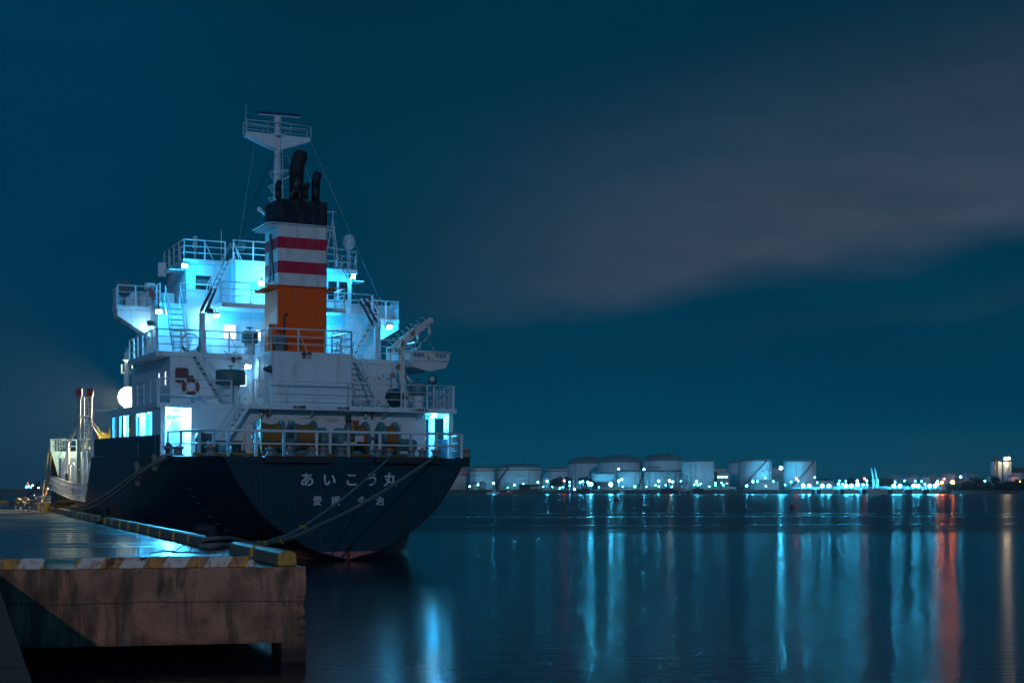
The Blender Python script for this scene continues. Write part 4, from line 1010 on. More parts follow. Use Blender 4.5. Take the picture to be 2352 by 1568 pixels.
for x in (-5.0, -4.0, -3.0): MB().box(x - .3, x + .3, 33.5, 34.1, 2.4, 4.0 + .3 * (x + 5)).build('tank_hatch', 'bitt grey', ship, bevel=.05)
o = MB().tube([(-6.6, 42, 2.5), (-6.6, 42, 6.2)], .13, 10).build('derrick_post', 'white paint', ship); MB().tube([(-6.6, 42, 6.0), (-6.0, 36, 8.2)], .05, 8).build('boom', 'wire', o)
MB().tube([(-6.6, 42, 2.5), (-6.6, 42, 3.9)], .17, 10).build('post_sleeve', 'dark steel', o)
for pts in (((-6.85, 35, 7.6), (-6.6, 42, 6.2), (-6.5, 48, 5.0)), ((-6.15, 35, 7.6), (-4.5, 30, 4.6))): MB().tube(pts, .018, 5).build('stay_wire', 'wire', ship)
# cargo pipes and fittings on the main deck
mb = MB()
for x in (-3.2, -2.6, -2.0): mb.tube([(x, 27, 3.6), (x, 47, 3.9)], .12, 8)
mb.tube([(-5.5, 37, 4.6), (5, 37, 4.6)], .2, 10).build('cargo_pipe', 'white steel', ship)
MB().lathe([(.7, -1.3), (.75, -1.2), (.75, 1.2), (.7, 1.3)], (-2.6, 33, 7.4), 20, 'x').box(-4, -1.2, 32.6, 33.4, 5.2, 6.8).build('hose_reel', 'yellow paint', ship)
mb = MB().beam((-5.2, 31, 3.0), (-5.2, 31, 8.2), .25, .25).box(-6.4, -1.0, 30.8, 31.2, 7.95, 8.1).build('hose_gantry', 'white steel', ship)
for x, y in ((-6.4, 29.0), (-5.6, 31.0), (-6.3, 32.4), (-4.6, 29.8)):
    MB().tube([(x, y, 2.3), (x, y, 4.6)], .12, 8).lathe([(.2, 4.4), (.2, 4.8)], (x, y, 0), 10).build('air_vent', 'white steel', ship)
MB().box(-6.6, -5.3, 28.5, 29.6, 4.3, 4.4).box(-6.6, -6.5, 28.5, 28.6, 2.3, 4.3).box(-5.4, -5.3, 28.5, 28.6, 2.3, 4.3).tube([(-6.6, 28.55, 3.2), (-5.3, 28.55, 3.2)], .03, 5).build('step_platform', 'yellow paint', ship)
rail([(-6.7, 36.5, 4.9), (-4.4, 36.5, 4.9)], 1.3, 2, .35, .05); rail([(-6.0, 30.0, 4.9), (-4.6, 30, 4.9)], 1.3, 2, .35, .05)
mb = MB().box(-6.5, -1, 46.5, 47.6, 2.7, 5.0); mb.build('store_house', 'white paint', ship, bevel=.03)
MB().lathe([(.35, -.5), (.8, -.5), (.8, -.4), (.4, -.38), (.4, .38), (.8, .4), (.8, .5), (.35, .5)], (-2.6, 52, 6.6), 18, 'x').box(-4.2, -.6, 51.6, 52.4, 5.4, 6.2).build('anchor_windlass', 'yellow paint', ship)

# ================================================================== MOORING LINES
def rope(pts, r, label, mat='rope tan', cat='rope', group='mooring ropes', smooth=4):
    P = [Vector(p) for p in pts]; out = []
    ext = [P[0] * 2 - P[1]] + P + [P[-1] * 2 - P[-2]]
    for i in range(1, len(ext) - 2):
        p0, p1, p2, p3 = ext[i - 1:i + 3]
        for k in range(smooth):
            t_ = k / smooth
            out.append(.5 * ((2 * p1) + (p2 - p0) * t_ + (2 * p0 - 5 * p1 + 4 * p2 - p3) * t_ ** 2 + (-p0 + 3 * p1 - 3 * p2 + p3) * t_ ** 3))
    out.append(P[-1]); o = MB().tube(out, r, 8).build('mooring_rope', mat); return tag(o, label, cat, group)
def sag(p, q, s, n=8):
    p, q = Vector(p), Vector(q); return [p.lerp(q, i / n) - Vector((0, 0, s * 4 * (i / n) * (1 - i / n))) for i in range(n + 1)]
# bollards
def bollard(u, vbase, label, scale=1.0, roped=False, lean=R(200)):
    Y = FPX * 1.5 / (vbase - VH); p = at(u, vbase, Y); p.z = 2.25
    root = empty('mooring_bollard', p, (0, 0, 0), label, 'bollard', 'mooring bollards on the quay edge')
    root.scale = (scale,) * 3
    MB().lathe([(.30, 0), (.30, .05), (.17, .10), (.14, .16)], (0, 0, 0), 18).tube([(0, 0, .08), (0, 0, .26), (-.03, 0, .35), (-.12, 0, .40)], [.14, .135, .135, .12], 14).build('post', 'soot black', root)
    mb = MB(); prof = []
    for i in range(11):
        a = math.pi * i / 10; prof.append((max(.01, .125 * math.sin(a) ** .6), -.25 * math.cos(a)))
    h = MB().lathe(prof, (0, 0, 0), 16, 'x').build('head', 'soot black', root); h.location = (-.16, 0, .42); h.rotation_euler = (0, R(4), R(10))
    return p
B1 = bollard(488, 1259, 'black horned bollard in the foreground with two pale ropes looped round it', 1.12)
B2 = bollard(243, 1202, 'black bollard with no rope, standing in the dark middle of the quay edge', 1.35)
B3 = bollard(146, 1176.5, 'far bollard buried under a heap of yellow-lit rope', 1.2)
wp = lambda x, y, z: S2W(Vector((x, y, z)))
s1, s2 = wp(pp(893, 1047, a=.1).x, -.25, 5.2), wp(pp(995, 1050, a=.1).x, -.25, 5.2)
e1 = B1 + Vector((.20, -.05, .26)); e2 = B1 + Vector((.15, -.20, .08))
def along(s, e, lows): return [s] + lows + [e]
def mid(u, v, f, s, e): Y = s.y + (e.y - s.y) * f; return at(u, v, Y)
rope([s1, mid(800, 1135, .28, s1, e1), mid(690, 1213, .60, s1, e1), mid(640, 1235, .76, s1, e1), mid(590, 1248, .86, s1, e1), mid(545, 1238, .93, s1, e1), e1, B1 + Vector((-.05, -.25, .24)), B1 + Vector((-.24, -.02, .18)), B1 + Vector((-.05, .22, .2)), e1], .05, 'thin pale rope from the middle of the ship stern to the roped bollard', 'rope old')
rope([s2, mid(845, 1150, .28, s2, e2), mid(735, 1205, .52, s2, e2), mid(680, 1231, .68, s2, e2), mid(610, 1247, .82, s2, e2), mid(560, 1251, .91, s2, e2), e2, B1 + Vector((-.12, -.26, .06)), B1 + Vector((-.28, 0, .05)), B1 + Vector((-.1, .24, .07)), e2], .075, 'thick pale rope from the right of the ship stern to the roped bollard', 'rope old')
def chafe(p, label, mat='yellow paint', r=.10):
    mb = MB()
    for k in range(60):
        a = random.uniform(0, 6.28); t_ = Vector((random.uniform(-.25, .25), random.uniform(-.25, .25), 0)); d_ = Vector((math.cos(a) * .6, math.sin(a) * .4, random.uniform(-.8, .8))) * r
        mb.tube([p + t_ * .5, p + t_ * .5 + d_], .012, 3)
    return tag(mb.build('rope_tuft', mat), label, 'rope tuft', 'yellow frayed tufts on the stern ropes')
chafe(mid(694, 1211, .595, s1, e1), 'yellow tuft high on the thin stern rope in front of the transom')
chafe(mid(602, 1246, .84, s1, e1), 'yellow tuft on the thin stern rope close to the roped bollard')
chafe(mid(640, 1243, .77, s2, e2), 'yellow tuft on the thick stern rope above the corner block')
f1, f2 = wp(-7.5, 6.3, 5.2), wp(-7.5, 6.1, 5.2)
pt = S2W
def hang(pl, f, label, r, mat): rope(pl, r, label, mat)
p0 = wp(*pp(374, 1047, b=-7.55)); b3 = B3 + Vector((.1, -.1, .3))
def out(u, v, f): return wp(*pp(u, v, b=-7.75 - 1.0 * f))
rope([p0, out(353, 1063, .05), out(311, 1088, .2), out(270, 1118, .4), out(236, 1141, .55), out(200, 1159, .75), out(170, 1165, .9), b3], .075, 'upper of the two ropes sagging from the ship side to the far bollard')
rope([p0 + Vector((.2, -.2, -.05)), out(355, 1066, .08), out(314, 1093, .25), out(275, 1125, .45), out(240, 1151, .6), out(205, 1167, .8), out(172, 1171, .9), b3 + Vector((0, -.2, -.12))], .075, 'lower of the two ropes sagging from the ship side to the far bollard', 'rope old')
# rope heap on bollard 3
mb = MB()
for k in range(9): mb.torus((random.uniform(-.2, .2), random.uniform(-.2, .2), .08 + .07 * k), random.uniform(.3, .5), .055, 'z', 20, 6)
mb.tube([(-.9, -.3, .08), (-.5, -.2, .5), (-.2, 0, .55), (.3, .2, .3), (.9, .5, .1)], .06, 6)
o = mb.build('rope_heap', 'rope gold', loc=B3 + Vector((0, 0, .05))); tag(o, 'heap of yellow-lit rope coils over the far bollard', 'rope heap')
# bow lines to the pier behind the bicycles
bow = wp(*pp(112, 1030, a=50)); ft = at(93, 1152, 96); ft.z = 2.3
rope([bow, bow.lerp(ft, .5) - Vector((0, 0, .1)), ft], .07, 'left of the two steep ropes from the raised bow down to the quay')
rope([bow + Vector((.2, 0, 0)), bow.lerp(ft, .5) + Vector((.25, 0, -.15)), ft + Vector((.15, 0, 0))], .07, 'right of the two steep ropes from the raised bow down to the quay', 'rope gold')
q0, q1 = at(46, 1150, 98), at(90, 1108, 118)
rope([q0, q0.lerp(q1, .5) - Vector((0, 0, .15)), q1], .10, 'brown rope rising to the right behind the parked bicycles', 'rope old')
# yellow posts by the heap: lamp brackets
# loose wire curl on the wet quay in the foreground
c = at(405, 1274, 31.8); c.z = 2.3
o = MB().tube([c + Vector((x, y, z_)) for x, y, z_ in ((-.6, 0, 0), (-.3, .1, .03), (0, -.1, .05), (.2, .1, .22), (.35, .05, .3), (.42, 0, .2), (.3, -.1, .03), (0, -.2, .01), (-.3, -.1, .08), (-.45, .1, .02), (.5, .1, 0))], .014, 6).build('loose_wire', 'wire'); tag(o, 'curl of loose dark wire on the shining wet quay', 'wire')
# rope fenders on the hull side
for u, v0, v1, lab in ((362, 1043, 1082, 'knotted rope fender hanging at the aft end of the dark hull side'), (322, 1060, 1118, 'longer rope fender trailing down the hull side towards the ropes')):
    p = pp(u, v0, b=-7.62); q = pp(u + 3, v1, b=-7.62)
    o = MB().tube([S2W(p + Vector((-.1, 0, .9))), S2W(p + Vector((-.1, 0, 0)))], .02, 5).tube([S2W(p.lerp(q, f) + Vector((-.12 - .05 * math.sin(f * 9), 0, 0))) for f in (0, .1, .3, .5, .7, .9, 1)], [.05, .16, .15, .17, .15, .16, .06], 8).build('rope_fender', 'rope old'); tag(o, lab, 'fender', 'rope fenders on the ship side')

# ================================================================== BICYCLES
def bicycle(p, ang, label, tint):
    b = empty('bicycle', p, (0, 0, ang), label, 'bicycle', 'bicycles parked on the quay')
    wr, wb = .33, 1.08
    for x in (0, wb):
        wh = MB().torus((x, 0, wr), wr * .93, .012, 'y', 28, 6).tube([(x, -.05, wr), (x, .05, wr)], .03, 8).build('wheel', 'chrome', b)
        mb = MB()
        for k in range(14):
            a = R(k * 360 / 14); mb.tube([(x, 0, wr), (x + wr * .92 * math.cos(a), 0, wr + wr * .92 * math.sin(a))], .004, 3)
        mb.build('spokes', 'chrome', wh); MB().torus((x, 0, wr), wr, .022, 'y', 28, 7).build('tyre', 'tyre', wh)
        MB().tube([(x + (wr + .05) * math.cos(R(a)), 0, wr + (wr + .05) * math.sin(R(a))) for a in range(10, 171, 20)], .022, 5).build('mudguard', tint, b)
    sad, bb, hd = (.38, 0, .80), (.46, 0, .30), (.92, 0, .82)
    MB().tube([sad, bb], .02, 8).tube([bb, (.88, 0, .62)], .024, 8).tube([(.43, 0, .42), (.90, 0, .72)], .02, 8).tube([bb, (0, 0, wr)], .016, 6).tube([(0, 0, wr), (.41, 0, .62)], .014, 6).tube([hd, (.98, 0, .62)], .022, 8).build('frame', tint, b)
    MB().tube([(.96, 0, .66), (1.04, .05, .45), (wb, .06, wr)], .014, 6).tube([(.96, 0, .66), (1.04, -.05, .45), (wb, -.06, wr)], .014, 6).build('fork', 'chrome', b)
    MB().tube([(.92, 0, .82), (.90, 0, 1.0)], .016, 6).tube([(.70, -.28, 1.0), (.86, -.22, 1.03), (.90, 0, 1.02), (.86, .22, 1.03), (.70, .28, 1.0)], .014, 6).build('handlebar', 'chrome', b)
    MB().lathe([(.02, -.15), (.09, -.12), (.10, -.02), (.04, .10), (.02, .14)], (.36, 0, .86), 10, 'x', sy=.5).build('saddle', 'tyre', b)
    mb = MB()
    for z_ in (.72, .80, .88, .96): mb.tube([(1.0, -.16, z_), (1.32, -.18, z_), (1.32, .18, z_), (1.0, .16, z_), (1.0, -.16, z_)], .008, 4)
    for x, y in [(1.0 + .08 * i, s * .17) for i in range(5) for s in (-1, 1)] + [(1.32, -.18 + .06 * i) for i in range(7)] + [(1.0, -.16 + .055 * i) for i in range(7)]: mb.tube([(x, y, .72), (x, y, .97)], .006, 4)
    mb.build('basket', 'wire pale', b)
    MB().tube([(-.28, 0, .72), (.3, .06, .70), (.3, -.06, .70), (-.28, 0, .72)], .012, 5).tube([(0, .06, wr), (-.1, .05, .71)], .01, 5).build('carrier', 'chrome', b)
    MB().torus(bb, .09, .012, 'y', 16, 5).tube([bb, (.58, .07, .18)], .012, 5).tube([(.54, .07, .18), (.62, .13, .18)], .02, 5).build('crank', 'dark steel', b)
    MB().tube([(.02, .06, .3), (-.06, .14, .01)], .012, 5).build('kickstand', 'chrome', b)
    return b
Yb = FPX * 1.5 / (1174.5 - VH)
p = at(45.5, 1174.5, Yb); p.z = 2.25; bicycle(p, R(4), 'dark bicycle parked in front, left of the pair', 'dark steel')
p = at(67, 1173.5, Yb + 1.6); p.z = 2.25; bicycle(p, R(-3), 'silver bicycle with an upright basket parked behind and right of the dark one', 'chrome')
Yn = Yb + 2.5
for u, lab in ((41, 'leftmost yellow float behind the bicycle saddles'), (55, 'middle yellow float behind the bicycle saddles'), (61, 'rightmost yellow float behind the bicycle saddles')):
    p = at(u, 1149.5, Yn); tag(MB().ball((0, 0, 0), .17, 12, 8, 1.1).tube([(0, 0, .1), (0, 0, .25)], .03, 6).build('net_float', 'yellow paint', loc=p), lab, 'float', 'yellow floats on a rail behind the bicycles')
p0, p1 = at(36, 1153, Yn), at(66, 1153, Yn)
o = MB().tube([p0, p1], .04, 6).beam((p0.x, p0.y, 2.25), p0, .06, .06).beam((p1.x, p1.y, 2.25), p1, .06, .06).build('float_rail', 'dark steel'); tag(o, 'low dark rail carrying three yellow floats behind the bicycles', 'rail')
# yellow barrier posts along the berth near heap
for k, t in enumerate((66, 68.5, 71, 74, 77)):
    p = berth(t, .75, 2.25); o = MB().box(-.1, .1, -.1, .1, 0, .55).box(-.12, .12, -.12, .12, .55, .6).build('yellow_post', 'yellow paint', loc=p, bevel=.02)
    tag(o, 'short yellow post on the quay edge by the rope heap, %s from the near end' % ordw(k + 1), 'post', 'yellow posts near the rope heap')
# opposite quay far left with yellow kerb
yq = 168; a_, b_ = at(-40, 1149, yq), at(20, 1149, yq)
tag(MB().box(a_.x, b_.x, yq, yq + 14, -2, 2.0).build('far_quay', sidem), kind='structure')
o = MB().box(a_.x + .2, b_.x - .2, yq + .05, yq + .3, 2.004, 2.25).build('kerb_bar', 'yellow paint'); tag(o, 'yellow kerb on the far quay at the left edge of the picture', 'kerb bar')

# ================================================================== FAR SHORE
pm('tank white', (.66, .71, .72), (.54, .58, .60), .15, .4, .7, .6, sc3=(1, 1, .2))
pm('tank dome', (.16, .19, .18), (.12, .14, .14), .2, rough=.7)
pm('tank grey', (.34, .36, .36), None, .2, rough=.7)
pm('tank blue', (.03, .16, .30), None, .3, rough=.6)
pm('band orange', (.52, .19, .05), None, rough=.6); pm('band red', (.45, .03, .07), None, rough=.6)
pm('dark plant steel', (.03, .045, .05), None, rough=.7)
pm('quay stone', (.13, .12, .10), (.06, .055, .05), .35, rough=.9, bump=1.0, bscale=.7)
pm('jetty concrete', (.38, .37, .35), (.24, .23, .22), .3, rough=.8)
pm('foliage', (.014, .030, .022), (.008, .018, .014), .5, rough=.8)
pm('bark', (.03, .025, .02), None, rough=.9)
pm('buoy red', (.32, .015, .02), (.2, .01, .015), 3, rough=.4)
pm('shore ground', (.10, .10, .09), (.06, .06, .055), .1, rough=.9)
pm('plant wall', (.50, .50, .48), (.42, .42, .40), .2, rough=.7)
em('shore lamp white', (.05, .58, 1.0), 250); em('shore lamp big', (.05, .58, 1.0), 480); em('shore lamp small', (.05, .58, 1.0), 120)
em('shore lamp amber', (1.0, .18, .012), 230); em('shore lamp warm', (1.0, .74, .45), 85); em('shore lamp red', (1.0, .03, .03), 70)
em('shore window', (.6, .95, 1.0), 3.0)
Y0 = 775.0; GZ = 2.4
mb = MB(); mb.prism([(-70, Y0 + 6), (238, Y0 + 6), (238, Y0 - 8), (520, Y0 - 8), (1200, Y0 + 200), (1200, 2400), (-600, 2400), (-600, Y0 + 220)], -2, GZ)
tag(mb.build('shore_ground', 'shore ground'), kind='structure')
# rubble slope and sea walls
mb = MB(); xs = [(-72 + i * 3.1) for i in range(101)]
for j, (y, z_) in enumerate(((Y0 - 1, -.5), (Y0 + 2, 1.2), (Y0 + 5, GZ + .25), (Y0 + 8, GZ + .2))):
    for x in xs: mb.v.append((x, y + random.uniform(-.7, .7), z_ + random.uniform(-.35, .35) * (j in (1, 2))))
for j in range(3):
    for i in range(100): mb.f.append((j * 101 + i, j * 101 + i + 1, (j + 1) * 101 + i + 1, (j + 1) * 101 + i)); mb.sm.append(False)
tag(mb.build('rubble_slope', 'quay stone'), kind='structure')
def X(u, Y): return (u - UC) / FPX * Y
def Zv(v, Y): return CAMZ - (v - VH) / FPX * Y
def tank(u0, u1, vtop, vdome, Y, label, mat='tank white', band=None, stair=None, base=None, wind=True, blue=False, vbot=None):
    x, r = X((u0 + u1) / 2, Y), (u1 - u0) / 2 / FPX * Y
    zt, zd = Zv(vtop, Y), Zv(vdome, Y); z0 = GZ if vbot is None else Zv(vbot, Y)
    root = empty('storage_tank', (x, Y, GZ), (0, 0, 0), label, 'storage tank', 'storage tanks of the far terminal')
    h = zt - GZ; zb = z0 - GZ
    sh = MB().lathe([(r, zb), (r, h)], (0, 0, 0), 48).build('shell', mat, root)
    if zd > zt + .3:
        k = zd - zt; MB().lathe([(r * math.sin(math.pi / 2 * f) if f > 0 else .05, h + .02 + k * math.cos(math.pi / 2 * f)) for f in (1, .85, .7, .55, .4, .25, .1, 0)], (0, 0, 0), 48).build('roof', 'tank dome', root)
    else: MB().lathe([(r, h), (r * .5, h + .8), (.05, h + 1.0)], (0, 0, 0), 40).build('roof', 'tank dome', root)
    if band:
        zb_ = h - band[1] / FPX * Y; MB().lathe([(r + .06, zb_ - band[2] / FPX * Y), (r + .06, zb_)], (0, 0, 0), 48).build('band', band[0], root)
    if wind:
        mb = MB()
        for f in (.33, .66, .995): mb.torus((0, 0, zb + (h - zb) * f), r + .12, .14, 'z', 48, 4)
        mb.build('wind_girder', mat, root)
        mb = MB().torus((0, 0, h + 1.1), r - .1, .06, 'z', 48, 4)
        for k in range(40): a = R(k * 9); mb.beam(((r - .1) * math.cos(a), (r - .1) * math.sin(a), h), ((r - .1) * math.cos(a), (r - .1) * math.sin(a), h + 1.1), .1, .1)
        mb.build('top_railing', 'tank grey', root)
    if stair:
        a0, a1 = stair; mb = MB(); n = 24
        P = [Vector(((r + .5) * math.cos(R(a0 + (a1 - a0) * i / n)), (r + .5) * math.sin(R(a0 + (a1 - a0) * i / n)), zb + .5 + (h - zb - .4) * i / n)) for i in range(n + 1)]
        for p_, q_ in zip(P, P[1:]): mb.beam(p_, q_, .9, .25); mb.beam(p_ + Vector((0, 0, 1)), q_ + Vector((0, 0, 1)), .12, .12)
        mb.build('stairway', 'dark plant steel', root)
    mb = MB().box(-.9, .9, -r - .4, -r + .1, zb, h + .2) if False else None
    for k in range(2): a = R(random.uniform(215, 325)); MB().tube([((r + .25) * math.cos(a), (r + .25) * math.sin(a), zb), ((r + .25) * math.cos(a), (r + .25) * math.sin(a), h)], .16, 6).build('riser_pipe', 'tank grey', root)
    if zd > zt + 2:
        MB().tube([(-1, 0, zd - GZ - .2), (-1, 0, zd - GZ + 2)], .25, 6).tube([(1, -1, zd - GZ - .3), (1, -1, zd - GZ + 2.2)], .2, 6).build('roof_vent', 'tank grey', root)
    return root, r, h
Y1, Y2, Y3 = 880.0, 830.0, 980.0
tk = tank(1010, 1079, 1076.5, 1070, Y1 + 30, 'pale tank with an orange band and red lettering half hidden by the ship stern', band=('band orange', 2.5, 3)); t_a = tk
tank(1078.5, 1136, 1076.5, 1069, Y1, 'dull tank with an orange band, behind two small tanks, next right of the ship', band=('band orange', 2.5, 3), stair=None)
tank(1139, 1245, 1074.3, 1064.5, Y1 + 10, 'wide pale tank with an orange band, a dome and a diagonal stair', band=('band orange', 3, 3), stair=(197, 245))
tank(1252, 1307, 1077.3, 1072.5, Y1 + 40, 'cyan-lit low tank with a thin red band', band=('band red', 3.5, 2.2))
tank(1241.5, 1263, 1091, 1090, Y2 - 8, 'small grey tank with a blue band in front of the red-banded tank', 'tank grey', band=('tank blue', .5, 5), wind=False)
tank(1082, 1096, 1109, 1108, Y2 - 10, 'tiny pale tank, left of the two below the dull banded tank', band=('band orange', .5, 2), wind=False)
tank(1100, 1117, 1109, 1108, Y2 - 10, 'tiny grey tank, right of the two below the dull banded tank', 'tank grey', wind=False)
tank(1302, 1392, 1064.8, 1047.7, Y3, 'dome-roofed tank, leftmost of the three tallest, above the dark trees', stair=None)
tank(1372, 1475, 1062, 1043.5, Y3 - 45, 'dome-roofed tall tank in the middle of the three tallest', stair=(300, 350))
t7 = tank(1475.7, 1568.8, 1058.8, 1041, Y3 - 60, 'bright dome-roofed tank with red lettering, tallest of the terminal', wind=False)
tank(1357.7, 1413, 1088.7, 1084, Y2, 'low tank raised on dark legs, in front of the leftmost tall dome', vbot=1106)
tank(1415.8, 1475.7, 1083.6, 1078, Y2 + 5, 'grey low-domed tank below the middle tall dome, left of the bright pair', stair=(300, 340))
tank(1476.5, 1532.5, 1083.8, 1078.7, Y2 + 5, 'low-domed tank with a cyan glow on its left, below the red lettering')
tank(1533, 1590, 1083.8, 1079, Y2 + 25, 'low-domed tank half hidden behind the tall flat grey tank')
tank(1566, 1640, 1060.5, 1054.6, Y2 + 10, 'tall grey tank with a low roof, just right of the lettered dome')
tank(1671, 1736, 1062.6, 1058, Y1 + 60, 'tall tank mostly hidden behind the tank with the long diagonal stair')
tank(1695.5, 1772, 1059.4, 1052, Y1, 'tall tank with a long dark diagonal stair across its front', stair=(215, 300))
tank(1799.5, 1874, 1060.7, 1054, Y1, 'tall blue-grey tank right of the brightest star-like lamp', stair=(225, 310))
for i, (u0, u1, vt, Y, lab, mt_) in enumerate((
    (2040, 2068.5, 1090.7, 1050, 'faint grey tank, leftmost of the small tanks beyond the lamp row', 'tank grey'),
    (2080, 2109.5, 1090, 1050, 'faint grey tank, second from the left in the back row beyond the lamps', 'tank grey'),
    (2121, 2152, 1089, 1050, 'faint grey tank, third from the left in the back row beyond the lamps', 'tank grey'),
    (2076, 2105, 1096, 930, 'low pinkish tank, leftmost of the front row beyond the lamps', 'tank white'),
    (2112.7, 2136, 1096, 930, 'low pinkish tank, middle of the front row beyond the lamps', 'tank white'),
    (2153, 2174, 1095, 930, 'low orange-lit tank right behind the amber lamps', 'tank white'),
    (2165.5, 2196, 1087.7, 1000, 'orange-lit tank rising behind the big amber star lamp', 'tank white'),
    (2209.7, 2243.5, 1086.5, 1000, 'pale tank right of the cyan lamp, above the first pine trees', 'tank white'),
    (2268, 2295.6, 1093.9, 930, 'low pale tank at the foot of the tall silos', 'tank white'),
    (2316, 2350, 1086, 990, 'pale tank under the dark gabled shed', 'tank white'),
    (2314, 2341.5, 1093.4, 900, 'orange-lit tank in front of the dark gabled shed', 'tank white'))):
    tank(u0, u1, vt, vt - 1, Y, lab, mt_, wind=i in (6, 7))
# lettering on tanks
def tank_text(tk_, s_, u, v, size, Y, mat='letter red', bold=.0):
    root, r, h = tk_
    dx = X(u, Y) - root.location.x; a0 = math.asin(max(-1, min(1, dx / r)))
    zc = Zv(v, Y) - GZ
    return text_on(s_, size, lambda x, y: ((r + .12) * math.sin(a0 + x / r), -(r + .12) * math.cos(a0 + x / r), zc + y), 'tank_letters', mat, root, bold)
tank_text(t7, 'Marubeni', 1504.5, 1072.6, 6.6 * .55 * 0 + 3.9 * .62 * 1.0, Y3 - 80, bold=.06)
tank_text(t7, 'Ennex', 1491.5, 1077.5, 1.55, Y3 - 80, bold=.02)
tank_text(t_a, 'Marubeni', 1062, 1087.5, 3.6 * 1.25, Y1 + 30, bold=.10)
# buildings
def building(u0, u1, vt, Y, depth, label, mat='plant wall', roof=None, wins=(), vb=None):
    x0, x1 = X(u0, Y), X(u1, Y); zt = Zv(vt, Y)
    root = empty('building', ((x0 + x1) / 2, Y, GZ), (0, 0, 0), label, 'building'); hw = (x1 - x0) / 2; h = zt - GZ
    MB().box(-hw, hw, 0, depth, 0, h).build('wall', mat, root)
    if roof: MB().extr([(-hw - .6, -.5, h), (hw + .6, -.5, h), (0, -.5, h + roof)], (0, depth + 1, 0)).build('roof', 'dark plant steel', root)
    else: MB().box(-hw - .3, hw + .3, -.3, depth + .3, h, h + .5).build('roof', 'tank dome', root)
    for a, b2, va, vb_ in wins:
        MB().box(X(a, Y) - (x0 + x1) / 2, X(b2, Y) - (x0 + x1) / 2, -.12, .05, Zv(vb_, Y) - GZ, Zv(va, Y) - GZ).build('window', 'shore window', root)
    return root
building(1640, 1669, 1075, Y1 + 60, 30, 'plain cyan-lit block between two tall tanks')
building(1647, 1676, 1085, Y1 - 25, 14, 'grey office block with three lit windows between two tall tanks', 'tank grey', wins=((1647.8, 1655, 1093, 1097), (1656.5, 1663, 1093, 1097), (1664.5, 1671, 1093, 1097), (1667, 1672, 1108.5, 1110.5)))
building(1772, 1800, 1075, Y1 + 50, 25, 'pale cyan-lit block behind the brightest star-like lamp')
building(1733, 1789, 1104.6, Y2, 16, 'low pale pump house with a flat dark roof near the shore')
building(1788, 1800, 1104.6, Y2 + 30, 12, 'small dark shed right of the pale pump house', 'dark plant steel')
building(1192, 1236, 1113.5, Y0 + 14, 9, 'low dark boathouse at the water edge below the wide banded tank', 'dark plant steel')
building(1960, 2050, 1099, 1000, 20, 'long dark warehouse behind the brightest lamps of the jetty', 'dark plant steel')
building(2196.5, 2209.5, 1089, 1010, 12, 'small cyan-lit block behind the right cyan lamp')
building(2309, 2380, 1083, 1010, 30, 'large dark shed with a gabled roof at the right edge', 'dark plant steel', roof=3.0)
building(1880, 1915, 1103, 1100, 20, 'faint reddish low roof far behind the paired lamps', 'tank white', roof=1.5)
# silos
Ys = 960; root = empty('silo_group', (X(2302, Ys), Ys, GZ), (0, 0, 0), 'block of tall pale cement silos with two lamps on top', 'silo')
for i, (a, b2) in enumerate(((2275, 2287), (2288, 2305), (2304, 2317), (2314, 2327))):
    r = (b2 - a) / 2 / FPX * Ys; h = Zv(1061.5 - (1 if i else 0), Ys) - GZ
    MB().lathe([(r, 0), (r, h), (.05, h + .5)], (X((a + b2) / 2, Ys) - root.location.x, (i % 2) * 3, 0), 28).build('silo', 'tank white', root)
xt = X(2282.5, Ys) - root.location.x; mb = MB()
ht = Zv(1045, Ys) - GZ
for dx in (-.9, .9):
    for dy in (-5, -3.2): mb.beam((xt + dx, dy, 0), (xt + dx, dy, ht), .3, .3)
for k in range(12): z_ = ht * k / 12; mb.beam((xt - .9, -5, z_), (xt + .9, -5, z_ + ht / 12), .2, .2); mb.box(xt - .9, xt + .9, -5.1, -3.1, z_, z_ + .25)
mb.build('stair_tower', 'dark plant steel', root)
hz = Zv(1056, Ys) - GZ; MB().box(X(2302, Ys) - root.location.x, X(2322, Ys) - root.location.x, -1, 2, hz, hz + .5).tube([(X(2289, Ys) - root.location.x, 0, hz - 2), (X(2289, Ys) - root.location.x, 0, hz + 3)], .8, 8).build('top_gallery', 'tank grey', root)
# lamps
LAMPS = []
def shore_lamp(u, v, Y, kind, r, label, base=None):
    x, z_ = X(u, Y), Zv(v, Y); g = base if base is not None else GZ
    root = empty('lamp_post', (x, Y, g), (0, 0, 0), label, 'lamp post', 'lamp posts on the far shore')
    MB().tube([(0, .4, 0), (0, .4, z_ - g + .2), (0, 0, z_ - g + r)], .14, 6).build('post', 'tank grey', root)
    MB().ball((0, 0, z_ - g), r, 10, 6).build('lamp_head', kind, root)
c6 = [(757, 318, 'm'), (1095, 320, 'm'), (383, 523, 'B'), (650, 525, 'B'), (97, 495, 's'), (97, 540, 's'), (240, 495, 'm'), (342, 495, 'm'), (275, 483, 's'), (757, 478, 'm'), (798, 455, 'm'), (490, 562, 's'), (812, 560, 's'), (973, 558, 'm'), (1128, 560, 's'), (1292, 480, 'm'), (1250, 537, 's'), (1298, 557, 's'), (1387, 537, 's'), (1480, 490, 'm'), (1470, 557, 's'), (1595, 483, 's'), (1803, 488, 'm'), (1772, 530, 's'), (1820, 535, 's'), (1858, 518, 's'), (1975, 555, 's'), (2055, 505, 's'), (2055, 535, 's'), (2138, 503, 's'), (2165, 537, 's'), (160, 595, 'm'), (1437, 475, 'w'), (25, 475, 'r')]
